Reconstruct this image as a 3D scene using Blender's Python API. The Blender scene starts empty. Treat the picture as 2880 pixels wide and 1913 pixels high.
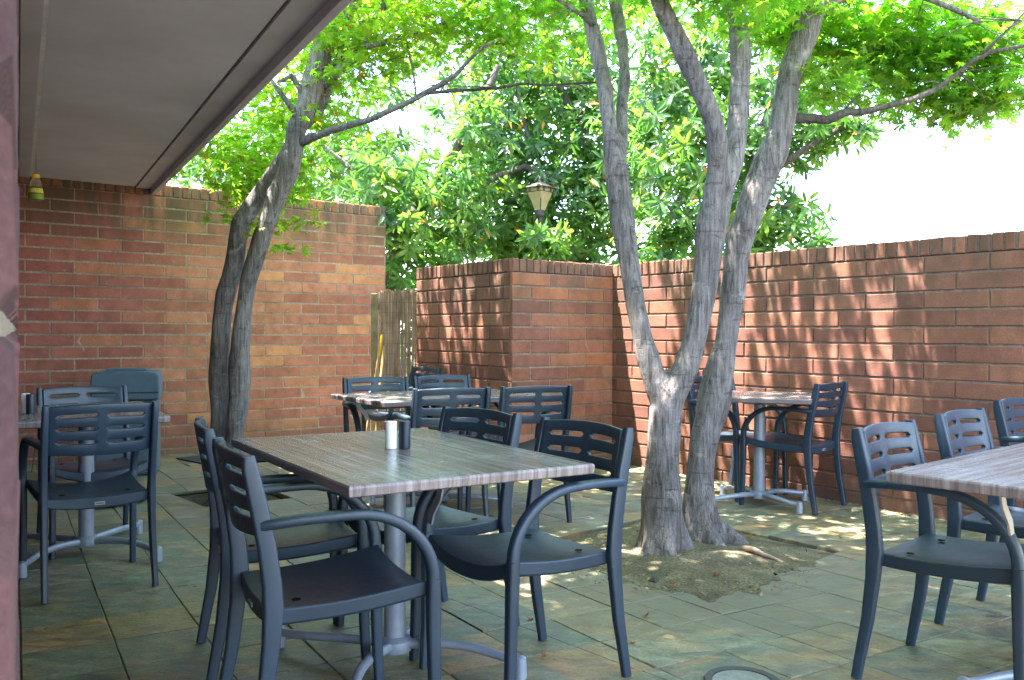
import bpy, math, random
import numpy as np
from mathutils import Vector, Matrix

random.seed(7)
RNG = np.random.default_rng(11)
S = bpy.context.scene
COL = S.collection
PI = math.pi


# ------------------------------------------------------------------ helpers
def link(o, parent=None):
    COL.objects.link(o)
    if parent is not None:
        o.parent = parent
    return o


def thing(name, label, cat, loc=(0, 0, 0), rotz=0.0, group=None):
    o = bpy.data.objects.new(name, None)
    o.empty_display_size = 0.1
    link(o)
    o.location = loc
    o.rotation_euler = (0, 0, rotz)
    o['label'] = label
    o['category'] = cat
    if group:
        o['group'] = group
    return o


def tag(o, label, cat, group=None):
    o['label'] = label
    o['category'] = cat
    if group:
        o['group'] = group
    return o


class MB:
    """collects vertices and faces, links them as ONE mesh object"""

    def __init__(self):
        self.v, self.f, self.m, self.c, self.r = [], [], [], [], []
        self.has_c = False

    def add(self, verts, faces, mat=0, col=None, rnd=0.0):
        n = len(self.v)
        self.v.extend(verts)
        for f in faces:
            self.f.append(tuple(i + n for i in f))
            self.m.append(mat)
            self.c.append(col or (0.5, 0.5, 0.5))
            self.r.append(rnd)
        if col:
            self.has_c = True

    def box(self, x0, x1, y0, y1, z0, z1, mat=0, col=None, rnd=0.0):
        v = [(x0, y0, z0), (x1, y0, z0), (x1, y1, z0), (x0, y1, z0),
             (x0, y0, z1), (x1, y0, z1), (x1, y1, z1), (x0, y1, z1)]
        self.add(v, [(0, 3, 2, 1), (4, 5, 6, 7), (0, 1, 5, 4), (1, 2, 6, 5), (2, 3, 7, 6), (3, 0, 4, 7)], mat, col, rnd)

    def lathe(self, prof, seg=24, center=(0, 0, 0), mat=0, cap=True):
        cx, cy, cz = center
        v, f = [], []
        for (r, z) in prof:
            for k in range(seg):
                a = 2 * PI * k / seg
                v.append((cx + r * math.cos(a), cy + r * math.sin(a), cz + z))
        for i in range(len(prof) - 1):
            for k in range(seg):
                k2 = (k + 1) % seg
                f.append((i * seg + k, i * seg + k2, (i + 1) * seg + k2, (i + 1) * seg + k))
        if cap:
            f.append(tuple(range(seg))[::-1])
            f.append(tuple(range((len(prof) - 1) * seg, len(prof) * seg)))
        self.add(v, f, mat)

    def tube(self, pts, seg=10, mat=0, wob=0.0, flare=None, cap=True):
        """pts: (x,y,z,r); parallel-transport rings"""
        P = [Vector(p[:3]) for p in pts]
        n = len(P)
        T = []
        for i in range(n):
            a = P[max(i - 1, 0)]
            b = P[min(i + 1, n - 1)]
            T.append((b - a).normalized())
        ref = Vector((1, 0, 0)) if abs(T[0].x) < 0.8 else Vector((0, 1, 0))
        u = (ref - T[0] * ref.dot(T[0])).normalized()
        v, f = [], []
        for i in range(n):
            u = (u - T[i] * u.dot(T[i])).normalized()
            w = T[i].cross(u)
            r = pts[i][3]
            for k in range(seg):
                a = 2 * PI * k / seg
                rr = r
                if wob:
                    rr *= 1 + wob * math.sin(2 * a + i * 0.7) + wob * 0.8 * math.sin(3 * a - i * 0.45 + r * 60)
                if flare:
                    z = pts[i][2]
                    e = max(0.0, 1 - z / flare)
                    rr *= 1 + 0.30 * e * e * math.cos(5 * a + 0.6) + 0.18 * e * math.cos(3 * a - 1.0)
                q = P[i] + u * (rr * math.cos(a)) + w * (rr * math.sin(a))
                v.append(tuple(q))
        for i in range(n - 1):
            for k in range(seg):
                k2 = (k + 1) % seg
                f.append((i * seg + k, i * seg + k2, (i + 1) * seg + k2, (i + 1) * seg + k))
        if cap:
            f.append(tuple(range(seg))[::-1])
            f.append(tuple(range((n - 1) * seg, n * seg)))
        self.add(v, f, mat)

    def sweep(self, pts, side=(1, 0, 0), corner=0.35, mat=0):
        """pts: (x,y,z,w,h): rounded-rectangle section, w along side, h across"""
        P = [Vector(p[:3]) for p in pts]
        n = len(P)
        sv = Vector(side)
        sec = []
        for (sx, sy, a0) in ((1, 1, 0), (-1, 1, 90), (-1, -1, 180), (1, -1, 270)):
            for a in (0, 30, 60, 90):
                t = math.radians(a0 + a)
                sec.append((sx, sy, math.cos(t), math.sin(t)))
        m = len(sec)
        v, f = [], []
        for i in range(n):
            t = (P[min(i + 1, n - 1)] - P[max(i - 1, 0)]).normalized()
            s = (sv - t * sv.dot(t)).normalized()
            b = t.cross(s)
            w, h = pts[i][3] / 2, pts[i][4] / 2
            c = corner * min(w, h) * 2
            c = min(c, w * 0.98, h * 0.98)
            for (sx, sy, ca, sa) in sec:
                q = P[i] + s * (sx * (w - c) + c * ca) + b * (sy * (h - c) + c * sa)
                v.append(tuple(q))
        for i in range(n - 1):
            for k in range(m):
                k2 = (k + 1) % m
                f.append((i * m + k, i * m + k2, (i + 1) * m + k2, (i + 1) * m + k))
        f.append(tuple(range(m))[::-1])
        f.append(tuple(range((n - 1) * m, n * m)))
        self.add(v, f, mat)

    def build(self, name, mats, parent=None, smooth=False, angle=None):
        me = bpy.data.meshes.new(name)
        me.from_pydata([tuple(p) for p in self.v], [], self.f)
        for m in (mats if isinstance(mats, (list, tuple)) else [mats]):
            me.materials.append(m)
        me.polygons.foreach_set('material_index', self.m)
        if self.has_c:
            at = me.attributes.new('tint', 'FLOAT_COLOR', 'FACE')
            arr = np.ones((len(self.f), 4), np.float32)
            arr[:, :3] = self.c
            at.data.foreach_set('color', arr.ravel())
            rt = me.attributes.new('rnd', 'FLOAT', 'FACE')
            rt.data.foreach_set('value', np.array(self.r, np.float32))
        if smooth:
            me.polygons.foreach_set('use_smooth', [True] * len(self.f))
        me.update()
        me.validate()
        o = bpy.data.objects.new(name, me)
        link(o, parent)
        if smooth and angle:
            try:
                me.set_sharp_from_angle(angle=math.radians(angle))
            except Exception:
                pass
        return o


def bevel(o, w, seg=2, ang=35):
    m = o.modifiers.new('bevel', 'BEVEL')
    m.width = w
    m.segments = seg
    m.limit_method = 'ANGLE'
    m.angle_limit = math.radians(ang)
    return o


def dup(root, name=None, loc=None, rotz=None, label=None, group=None):
    r = root.copy()
    COL.objects.link(r)
    if loc is not None:
        r.location = loc
    if rotz is not None:
        r.rotation_euler = (0, 0, rotz)
    if label:
        r['label'] = label
    if group:
        r['group'] = group
    for ch in list(root.children):
        c = ch.copy()
        COL.objects.link(c)
        c.parent = r
        for g in list(ch.children):
            d = g.copy()
            COL.objects.link(d)
            d.parent = c
    return r


# ------------------------------------------------------------------ materials
class NT:
    def __init__(self, name):
        self.mat = bpy.data.materials.new(name)
        self.mat.use_nodes = True
        self.t = self.mat.node_tree
        self.t.nodes.clear()
        self.out = self.n('ShaderNodeOutputMaterial')

    def n(self, typ, **kw):
        nd = self.t.nodes.new(typ)
        for k, v in kw.items():
            setattr(nd, k, v)
        return nd

    def l(self, a, b):
        self.t.links.new(a, b)

    def coord(self, scale=(1, 1, 1), kind='Object', loc=None):
        tc = self.n('ShaderNodeTexCoord')
        mp = self.n('ShaderNodeMapping')
        mp.inputs['Scale'].default_value = scale
        if loc:
            mp.inputs['Location'].default_value = loc
        self.l(tc.outputs[kind], mp.inputs['Vector'])
        return mp.outputs['Vector']

    def noise(self, vec, scale, detail=4, rough=0.55, dist=0.0):
        nd = self.n('ShaderNodeTexNoise')
        nd.inputs['Scale'].default_value = scale
        nd.inputs['Detail'].default_value = detail
        nd.inputs['Roughness'].default_value = rough
        nd.inputs['Distortion'].default_value = dist
        if vec is not None:
            self.l(vec, nd.inputs['Vector'])
        return nd.outputs['Fac']

    def ramp(self, fac, stops, interp='LINEAR'):
        nd = self.n('ShaderNodeValToRGB')
        cr = nd.color_ramp
        cr.interpolation = interp
        while len(cr.elements) < len(stops):
            cr.elements.new(0.5)
        for e, (p, c) in zip(cr.elements, stops):
            e.position = p
            if isinstance(c, (int, float)):
                c = (c, c, c)
            e.color = (*c, 1)
        self.l(fac, nd.inputs['Fac'])
        return nd.outputs['Color']

    def mix(self, a, b, fac=0.5, mode='MIX'):
        nd = self.n('ShaderNodeMix', data_type='RGBA', blend_type=mode)
        for i, val in ((0, fac), (6, a), (7, b)):
            sock = nd.inputs[i]
            if hasattr(val, 'links'):
                self.l(val, sock)
            elif isinstance(val, (int, float)):
                sock.default_value = val if i == 0 else (val, val, val, 1)
            else:
                sock.default_value = (*val, 1)
        return nd.outputs[2]

    def math(self, op, a, b=0.0, clamp=False):
        nd = self.n('ShaderNodeMath', operation=op, use_clamp=clamp)
        for s, v in ((nd.inputs[0], a), (nd.inputs[1], b)):
            if hasattr(v, 'links'):
                self.l(v, s)
            else:
                s.default_value = v
        return nd.outputs[0]

    def attr(self, name, out='Color'):
        return self.n('ShaderNodeAttribute', attribute_name=name).outputs[out]

    def bump(self, h, strength=0.3, dist=0.01, normal=None):
        nd = self.n('ShaderNodeBump')
        nd.inputs['Strength'].default_value = strength
        nd.inputs['Distance'].default_value = dist
        self.l(h, nd.inputs['Height'])
        if normal is not None:
            self.l(normal, nd.inputs['Normal'])
        return nd.outputs['Normal']

    def bsdf(self, color, rough=0.6, spec=0.5, normal=None, metal=0.0):
        b = self.n('ShaderNodeBsdfPrincipled')
        for s, v in ((b.inputs['Base Color'], color), (b.inputs['Roughness'], rough)):
            if hasattr(v, 'links'):
                self.l(v, s)
            else:
                s.default_value = (*v, 1) if isinstance(v, tuple) else v
        b.inputs['Specular IOR Level'].default_value = spec
        b.inputs['Metallic'].default_value = metal
        if normal is not None:
            self.l(normal, b.inputs['Normal'])
        return b

    def done(self, shader):
        self.l(shader.outputs[0] if hasattr(shader, 'outputs') else shader, self.out.inputs['Surface'])
        return self.mat


def m_brick(name, dirt_z=None, dirt=0.0, efflo=0.0):
    t = NT(name)
    c = t.attr('tint')
    pos = t.coord()
    n1 = t.noise(pos, 9, 5, 0.6)
    n2 = t.noise(pos, 120, 3, 0.7)
    n3 = t.noise(pos, 2.1, 4, 0.6, 0.4)
    c = t.mix(c, t.ramp(n1, [(0.25, 0.72), (0.75, 1.25)]), 1.0, 'MULTIPLY')
    c = t.mix(c, t.ramp(n2, [(0.3, 0.72), (0.7, 1.28)]), 0.85, 'MULTIPLY')
    c = t.mix(c, t.ramp(n3, [(0.3, 0.80), (0.7, 1.15)]), 1.0, 'MULTIPLY')
    pits = t.noise(pos, 260, 2, 0.5)
    c = t.mix(c, (0.02, 0.015, 0.012), t.ramp(pits, [(0.26, 0.7), (0.33, 0.0)]))
    if efflo:
        e = t.noise(pos, 5.5, 6, 0.7, 1.2)
        c = t.mix(c, (0.55, 0.5, 0.46), t.math('MULTIPLY', t.ramp(e, [(0.64, 0.0), (0.76, 1.0)]), efflo))
    if dirt:
        sep = t.n('ShaderNodeSeparateXYZ')
        t.l(pos, sep.inputs[0])
        g = t.n('ShaderNodeMapRange')
        g.inputs['From Min'].default_value = dirt_z - 0.55
        g.inputs['From Max'].default_value = dirt_z - 0.18
        t.l(sep.outputs['Z'], g.inputs['Value'])
        st = t.noise(t.coord((3.2, 3.2, 0.55)), 1.6, 5, 0.62, 0.3)
        d = t.math('MULTIPLY', g.outputs[0], t.ramp(st, [(0.36, 0.0), (0.58, 1.0)]))
        c = t.mix(c, (0.075, 0.062, 0.040), t.math('MULTIPLY', d, dirt))
        # brown mixed in, stronger towards the ground
        g2 = t.n('ShaderNodeMapRange')
        g2.inputs['From Min'].default_value = 0.35
        g2.inputs['From Max'].default_value = 0.0
        t.l(sep.outputs['Z'], g2.inputs['Value'])
        c = t.mix(c, (0.09, 0.06, 0.04), t.math('MULTIPLY', g2.outputs[0], 0.55))
    h = t.math('ADD', t.math('MULTIPLY', n1, 0.6), t.math('MULTIPLY', n2, 0.55))
    return t.done(t.bsdf(c, 0.9, 0.25, t.bump(h, 0.55, 0.006)))


def m_mortar(name, col):
    t = NT(name)
    pos = t.coord()
    n1 = t.noise(pos, 45, 4, 0.6)
    n3 = t.noise(pos, 3, 4, 0.6)
    c = t.mix(col, t.ramp(n1, [(0.3, 0.65), (0.7, 1.2)]), 1.0, 'MULTIPLY')
    c = t.mix(c, t.ramp(n3, [(0.3, 0.55), (0.7, 1.15)]), 1.0, 'MULTIPLY')
    return t.done(t.bsdf(c, 0.95, 0.2, t.bump(n1, 0.5, 0.004)))


def m_slate():
    t = NT('slate')
    tint = t.attr('tint')
    rnd = t.attr('rnd', 'Fac')
    tc = t.n('ShaderNodeTexCoord')
    off = t.n('ShaderNodeCombineXYZ')
    k = t.math('MULTIPLY', rnd, 57.0)
    for i in range(3):
        t.l(k, off.inputs[i])
    va = t.n('ShaderNodeVectorMath', operation='ADD')
    t.l(tc.outputs['Object'], va.inputs[0])
    t.l(off.outputs[0], va.inputs[1])
    p = va.outputs[0]
    st = t.n('ShaderNodeMapping')
    st.inputs['Rotation'].default_value = (0, 0, 0.62)
    st.inputs['Scale'].default_value = (1, 2.0, 1)
    t.l(p, st.inputs['Vector'])
    sp = st.outputs[0]
    big = t.noise(sp, 2.6, 5, 0.6, 0.8)
    med = t.noise(sp, 9, 6, 0.65, 0.5)
    fine = t.noise(p, 70, 4, 0.7)
    rust = t.ramp(big, [(0.47, 0.0), (0.66, 1.0)])
    c = t.mix(tint, (0.27, 0.165, 0.065), t.math('MULTIPLY', rust, 0.8))
    gr = t.ramp(t.noise(sp, 3.3, 4, 0.6, 1.0), [(0.42, 0.0), (0.62, 1.0)])
    c = t.mix(c, (0.100, 0.130, 0.085), t.math('MULTIPLY', gr, 0.65))
    c = t.mix(c, t.ramp(med, [(0.28, 0.45), (0.72, 1.6)]), 1.0, 'MULTIPLY')
    c = t.mix(c, t.ramp(fine, [(0.3, 0.75), (0.7, 1.25)]), 0.9, 'MULTIPLY')
    vein = t.ramp(t.noise(sp, 14, 3, 0.5, 1.5), [(0.47, 0.0), (0.5, 1.0), (0.53, 0.0)])
    c = t.mix(c, (0.05, 0.05, 0.04), t.math('MULTIPLY', vein, 0.35))
    # dust and grime over the joints, in patio space
    gp = t.coord((1, 1, 1))
    grime = t.noise(gp, 1.1, 5, 0.65, 0.3)
    c = t.mix(c, (0.14, 0.12, 0.075), t.math('MULTIPLY', t.ramp(grime, [(0.5, 0.0), (0.7, 1.0)]), 0.35))
    dv = t.n('ShaderNodeVectorMath', operation='DISTANCE')
    dv.inputs[1].default_value = (0.86, 4.28, 0.0)
    t.l(gp, dv.inputs[0])
    dn = t.math('ADD', dv.outputs['Value'], t.math('MULTIPLY', t.noise(gp, 5, 6, 0.75, 0.5), 0.75))
    dm = t.ramp(t.math('MULTIPLY', dn, 0.5), [(0.56, 1.0), (0.72, 0.0)])
    c = t.mix(c, (0.135, 0.115, 0.068), t.math('MULTIPLY', dm, t.ramp(t.noise(gp, 120, 3, 0.7), [(0.3, 0.35), (0.6, 0.95)])))
    spots = t.noise(gp, 22, 2, 0.5)
    c = t.mix(c, (0.02, 0.02, 0.016), t.ramp(spots, [(0.22, 0.75), (0.28, 0.0)]))
    h = t.math('ADD', t.math('MULTIPLY', med, 1.0), t.math('MULTIPLY', fine, 0.25))
    r = t.ramp(med, [(0.3, 0.42), (0.7, 0.66)])
    return t.done(t.bsdf(c, r, 0.45, t.bump(h, 0.6, 0.008)))


def m_soil(name='soil', k=1.0):
    t = NT(name)
    p = t.coord()
    a = t.noise(p, 4, 6, 0.65)
    b = t.noise(p, 90, 4, 0.7)
    d = t.noise(p, 1.7, 4, 0.6)
    c = t.ramp(a, [(0.3, (0.075, 0.058, 0.036)), (0.5, (0.150, 0.122, 0.075)), (0.72, (0.22, 0.18, 0.11))])
    c = t.mix(c, (0.115, 0.115, 0.05), t.ramp(d, [(0.48, 0.0), (0.64, 0.55)]))
    c = t.mix(c, t.ramp(b, [(0.3, 0.35), (0.7, 1.7)]), 1.0, 'MULTIPLY')
    c = t.mix(c, k, 1.0, 'MULTIPLY')
    return t.done(t.bsdf(c, 0.95, 0.15, t.bump(t.math('ADD', a, t.math('MULTIPLY', b, 0.7)), 0.9, 0.012)))


def m_bark(name, dark=(0.034, 0.026, 0.022), light=(0.225, 0.200, 0.192)):
    t = NT(name)
    v = t.coord((38, 38, 4.0))
    h = t.coord((5.0, 5.0, 34))
    p = t.coord()
    a = t.noise(v, 1.5, 5, 0.65, 0.6)
    b = t.noise(h, 1.4, 4, 0.6, 0.5)
    c = t.noise(p, 3.0, 5, 0.6, 0.3)
    f = t.noise(p, 130, 3, 0.7)
    col = t.ramp(a, [(0.28, dark), (0.46, tuple((x + y) / 2 for x, y in zip(dark, light))), (0.68, light)])
    crack = t.ramp(b, [(0.34, 1.0), (0.39, 0.0)])
    col = t.mix(col, tuple(x * 0.55 for x in dark), t.math('MULTIPLY', crack, 0.28))
    col = t.mix(col, t.ramp(c, [(0.3, 0.55), (0.7, 1.4)]), 1.0, 'MULTIPLY')
    col = t.mix(col, t.ramp(f, [(0.3, 0.75), (0.7, 1.25)]), 0.8, 'MULTIPLY')
    lich = t.ramp(t.noise(p, 6.5, 5, 0.7, 0.8), [(0.60, 0.0), (0.68, 0.6)])
    col = t.mix(col, tuple(min(1, x * 1.35 + 0.02) for x in light), lich)
    hh = t.math('SUBTRACT', t.math('ADD', a, t.math('MULTIPLY', f, 0.25)), t.math('MULTIPLY', crack, 0.25))
    return t.done(t.bsdf(col, 0.85, 0.25, t.bump(hh, 1.0, 0.014)))


def m_leaf(name, trans_gain, rough, spec=0.5, trans=0.5):
    t = NT(name)
    tint = t.attr('tint')
    n = t.noise(t.coord(), 30, 2, 0.5)
    c = t.mix(tint, t.ramp(n, [(0.3, 0.8), (0.7, 1.2)]), 0.8, 'MULTIPLY')
    b = t.bsdf(c, rough, spec)
    tr = t.n('ShaderNodeBsdfTranslucent')
    t.l(t.mix(c, trans_gain, 1.0, 'MULTIPLY'), tr.inputs['Color'])
    ms = t.n('ShaderNodeMixShader')
    ms.inputs[0].default_value = trans
    t.l(b.outputs[0], ms.inputs[1])
    t.l(tr.outputs[0], ms.inputs[2])
    return t.done(ms)


def m_plain(name, col, rough=0.5, spec=0.5, var=0.15, scale=12, bump=0.0, bscale=200, metal=0.0):
    t = NT(name)
    p = t.coord()
    n = t.noise(p, scale, 5, 0.6)
    c = t.mix(col, t.ramp(n, [(0.3, 1 - var), (0.7, 1 + var)]), 1.0, 'MULTIPLY')
    nm = t.bump(t.noise(p, bscale, 2, 0.5), bump, 0.002) if bump else None
    r = t.ramp(n, [(0.3, max(rough - 0.08, 0.03)), (0.7, min(rough + 0.08, 1.0))])
    return t.done(t.bsdf(c, r, spec, nm, metal))


def m_chair():
    t = NT('charcoal_resin')
    p = t.coord()
    n = t.noise(p, 6, 5, 0.6)
    dust = t.noise(p, 40, 5, 0.7)
    c = t.ramp(n, [(0.3, (0.012, 0.025, 0.042)), (0.7, (0.018, 0.035, 0.057))])
    oi = t.n('ShaderNodeObjectInfo')
    c = t.mix(c, t.ramp(oi.outputs['Random'], [(0.0, 0.82), (1.0, 1.18)]), 1.0, 'MULTIPLY')
    scuff = t.ramp(t.noise(t.coord((3, 3, 30)), 4, 5, 0.7, 0.6), [(0.66, 0.0), (0.74, 0.55)])
    c = t.mix(c, (0.10, 0.115, 0.135), scuff)
    geo = t.n('ShaderNodeNewGeometry')
    sep = t.n('ShaderNodeSeparateXYZ')
    t.l(geo.outputs['Normal'], sep.inputs[0])
    up = t.ramp(sep.outputs['Z'], [(0.55, 0.0), (0.95, 1.0)])
    c = t.mix(c, (0.075, 0.082, 0.078), t.math('MULTIPLY', up, t.ramp(dust, [(0.35, 0.03), (0.75, 0.35)])))
    fine = t.noise(p, 420, 2, 0.5)
    return t.done(t.bsdf(c, t.ramp(dust, [(0.3, 0.36), (0.7, 0.50)]), 0.5, t.bump(fine, 0.12, 0.001)))


def m_wood_top():
    t = NT('grey_wood_laminate')
    g1 = t.noise(t.coord((1.1, 42, 4)), 1.0, 5, 0.62, 0.2)
    g2 = t.noise(t.coord((1.8, 120, 5)), 1.0, 2, 0.5)
    g3 = t.noise(t.coord((0.8, 9, 2)), 1.0, 4, 0.6, 0.3)
    c = t.ramp(g1, [(0.32, (0.095, 0.070, 0.068)), (0.48, (0.185, 0.146, 0.144)), (0.66, (0.262, 0.214, 0.212))])
    c = t.mix(c, t.ramp(g2, [(0.30, 0.60), (0.56, 1.12)]), 0.9, 'MULTIPLY')
    c = t.mix(c, t.ramp(g3, [(0.3, 0.82), (0.7, 1.15)]), 1.0, 'MULTIPLY')
    r = t.ramp(t.noise(t.coord(), 5, 2, 0.5), [(0.3, 0.20), (0.7, 0.28)])
    return t.done(t.bsdf(c, r, 0.5, t.bump(g2, 0.04, 0.0008)))


M = {}
M['brick_tall'] = m_brick('brick_tall', 2.42, 0.85, 0.5)
M['brick_low'] = m_brick('brick_low', 1.68, 0.45, 0.25)
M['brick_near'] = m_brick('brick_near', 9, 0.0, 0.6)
M['mortar_light'] = m_mortar('mortar_light', (0.275, 0.215, 0.16))
M['litter'] = m_leaf('litter', (0.6, 0.5, 0.4), 0.85, 0.2, 0.1)
M['mortar_dark'] = m_mortar('mortar_dark', (0.22, 0.175, 0.14))
M['slate'] = m_slate()
M['grout'] = m_plain('grout', (0.130, 0.118, 0.088), 0.95, 0.2, 0.5, 20)
M['soil'] = m_soil('soil', 0.8)
M['soil_dark'] = m_soil('dark_soil', 0.30)  # same soil in a much darker tone, for the small pit
M['ground'] = m_plain('earth', (0.11, 0.095, 0.06), 0.95, 0.2, 0.5, 3)
M['bark'] = m_bark('grey_bark')
M['bark_dark'] = m_bark('dark_bark', (0.03, 0.025, 0.022), (0.12, 0.10, 0.085))
M['maple'] = m_leaf('maple_leaf', (2.5, 2.9, 1.6), 0.5, 0.3, 0.62)
M['magnolia'] = m_leaf('magnolia_leaf', (3.0, 3.2, 1.5), 0.38, 0.36, 0.48)
M['chair'] = m_chair()
M['hole'] = m_plain('drain_shadow', (0.004, 0.004, 0.004), 0.9, 0.1)
M['badge'] = m_plain('badge', (0.30, 0.29, 0.26), 0.5)
M['badge_ink'] = m_plain('badge_ink', (0.05, 0.05, 0.05), 0.6)
M['top'] = m_wood_top()
M['metal'] = m_plain('silver_paint', (0.24, 0.27, 0.32), 0.38, 0.5, 0.12, 15, 0.05, 300, 0.25)
M['lever'] = m_plain('bare_steel', (0.30, 0.30, 0.31), 0.35, 0.5, 0.15, 20, metal=0.6)
M['rubber'] = m_plain('rubber', (0.02, 0.02, 0.022), 0.8, 0.3)
M['white_ceramic'] = m_plain('white_ceramic', (0.80, 0.79, 0.78), 0.22, 0.5, 0.03)
M['black_ceramic'] = m_plain('black_ceramic', (0.010, 0.016, 0.030), 0.42, 0.35, 0.1)
M['soffit'] = m_plain('soffit_paint', (0.51, 0.50, 0.57), 0.75, 0.3, 0.16, 1.3, 0.15, 260)
M['trim'] = m_plain('trim_paint', (0.43, 0.41, 0.47), 0.6, 0.4, 0.15, 3)
M['seam'] = m_plain('seam', (0.30, 0.21, 0.21), 0.8, 0.2)
M['seam_pale'] = m_plain('pale_bead', (0.55, 0.55, 0.58), 0.6, 0.3)
M['roof'] = m_plain('roofing', (0.10, 0.09, 0.085), 0.9, 0.2, 0.3, 5)
M['bin'] = m_plain('bin_plastic', (0.060, 0.100, 0.135), 0.55, 0.45, 0.12, 9, 0.2, 350)
M['bin_dark'] = m_plain('bin_seam', (0.02, 0.026, 0.03), 0.7, 0.3)
M['reed'] = None
M['wood'] = m_plain('weathered_wood', (0.22, 0.16, 0.10), 0.8, 0.3, 0.35, 9)
M['pole_tan'] = m_plain('tan_handle', (0.30, 0.18, 0.08), 0.5, 0.4, 0.2, 14)
M['pole_yellow'] = m_plain('yellow_grip', (0.50, 0.27, 0.02), 0.45, 0.4, 0.1)
M['straw'] = m_plain('broom_straw', (0.36, 0.25, 0.10), 0.9, 0.2, 0.4, 30)
M['lamp_metal'] = m_plain('lamp_bronze', (0.03, 0.027, 0.022), 0.5, 0.5, 0.3, 20)
M['green'] = m_plain('green_plastic', (0.02, 0.16, 0.11), 0.4, 0.5, 0.1)
M['yellow'] = m_plain('yellow_cap', (0.8, 0.5, 0.02), 0.4, 0.5, 0.05)
M['label_yel'] = m_plain('yellow_label', (0.55, 0.50, 0.03), 0.5, 0.4, 0.1)
M['label_grn'] = m_plain('green_label', (0.17, 0.21, 0.01), 0.5, 0.4, 0.2)
M['label_dk'] = m_plain('dark_green_label', (0.012, 0.045, 0.02), 0.5, 0.4, 0.1)
M['label_wh'] = m_plain('pale_label', (0.62, 0.58, 0.48), 0.5, 0.4, 0.1)
M['wire'] = m_plain('wire', (0.05, 0.05, 0.055), 0.5)
M['mat'] = m_plain('dark_mat', (0.035, 0.04, 0.042), 0.75, 0.3, 0.3, 30)
M['iron'] = m_plain('cast_iron', (0.035, 0.034, 0.033), 0.55, 0.5, 0.4, 18, 0.4, 90)
M['concrete'] = m_plain('concrete', (0.21, 0.205, 0.175), 0.85, 0.3, 0.3, 25, 0.5, 120)
M['deadleaf'] = m_plain('dead_leaf', (0.22, 0.09, 0.03), 0.8, 0.3, 0.4, 40)
M['root'] = m_plain('pale_root', (0.30, 0.21, 0.15), 0.85, 0.2, 0.35, 25, 0.5, 120)
M['stone'] = m_plain('stone', (0.05, 0.048, 0.04), 0.85, 0.3, 0.3, 30, 0.5, 90)

t = NT('lamp_glass')
gl = t.bsdf(t.ramp(t.noise(t.coord(), 14, 4, 0.6), [(0.3, (0.46, 0.36, 0.19)), (0.7, (0.66, 0.55, 0.34))]), 0.4, 0.5)
trn = t.n('ShaderNodeBsdfTranslucent')
trn.inputs['Color'].default_value = (0.8, 0.62, 0.34, 1)
mx = t.n('ShaderNodeMixShader')
mx.inputs[0].default_value = 0.5
t.l(gl.outputs[0], mx.inputs[1])
t.l(trn.outputs[0], mx.inputs[2])
M['lamp_glass'] = t.done(mx)

t = NT('clear_plastic')
g = t.bsdf((0.85, 0.8, 0.7), 0.08, 0.5)
g.inputs['Transmission Weight'].default_value = 0.9
g.inputs['IOR'].default_value = 1.3
M['clear'] = t.done(g)

t = NT('reeds')
vv = t.coord((70, 70, 2.2))
aa = t.noise(vv, 1.0, 4, 0.6)
cc = t.ramp(aa, [(0.3, (0.17, 0.095, 0.075)), (0.5, (0.36, 0.22, 0.175)), (0.7, (0.52, 0.36, 0.30))])
cc = t.mix(cc, t.ramp(t.noise(t.coord(), 5, 4, 0.6), [(0.3, 0.6), (0.7, 1.25)]), 1.0, 'MULTIPLY')
M['reed'] = t.done(t.bsdf(cc, 0.8, 0.3))

SUN_E, SKY_E, HAZE = 64, 2.0, 4.0

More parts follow.
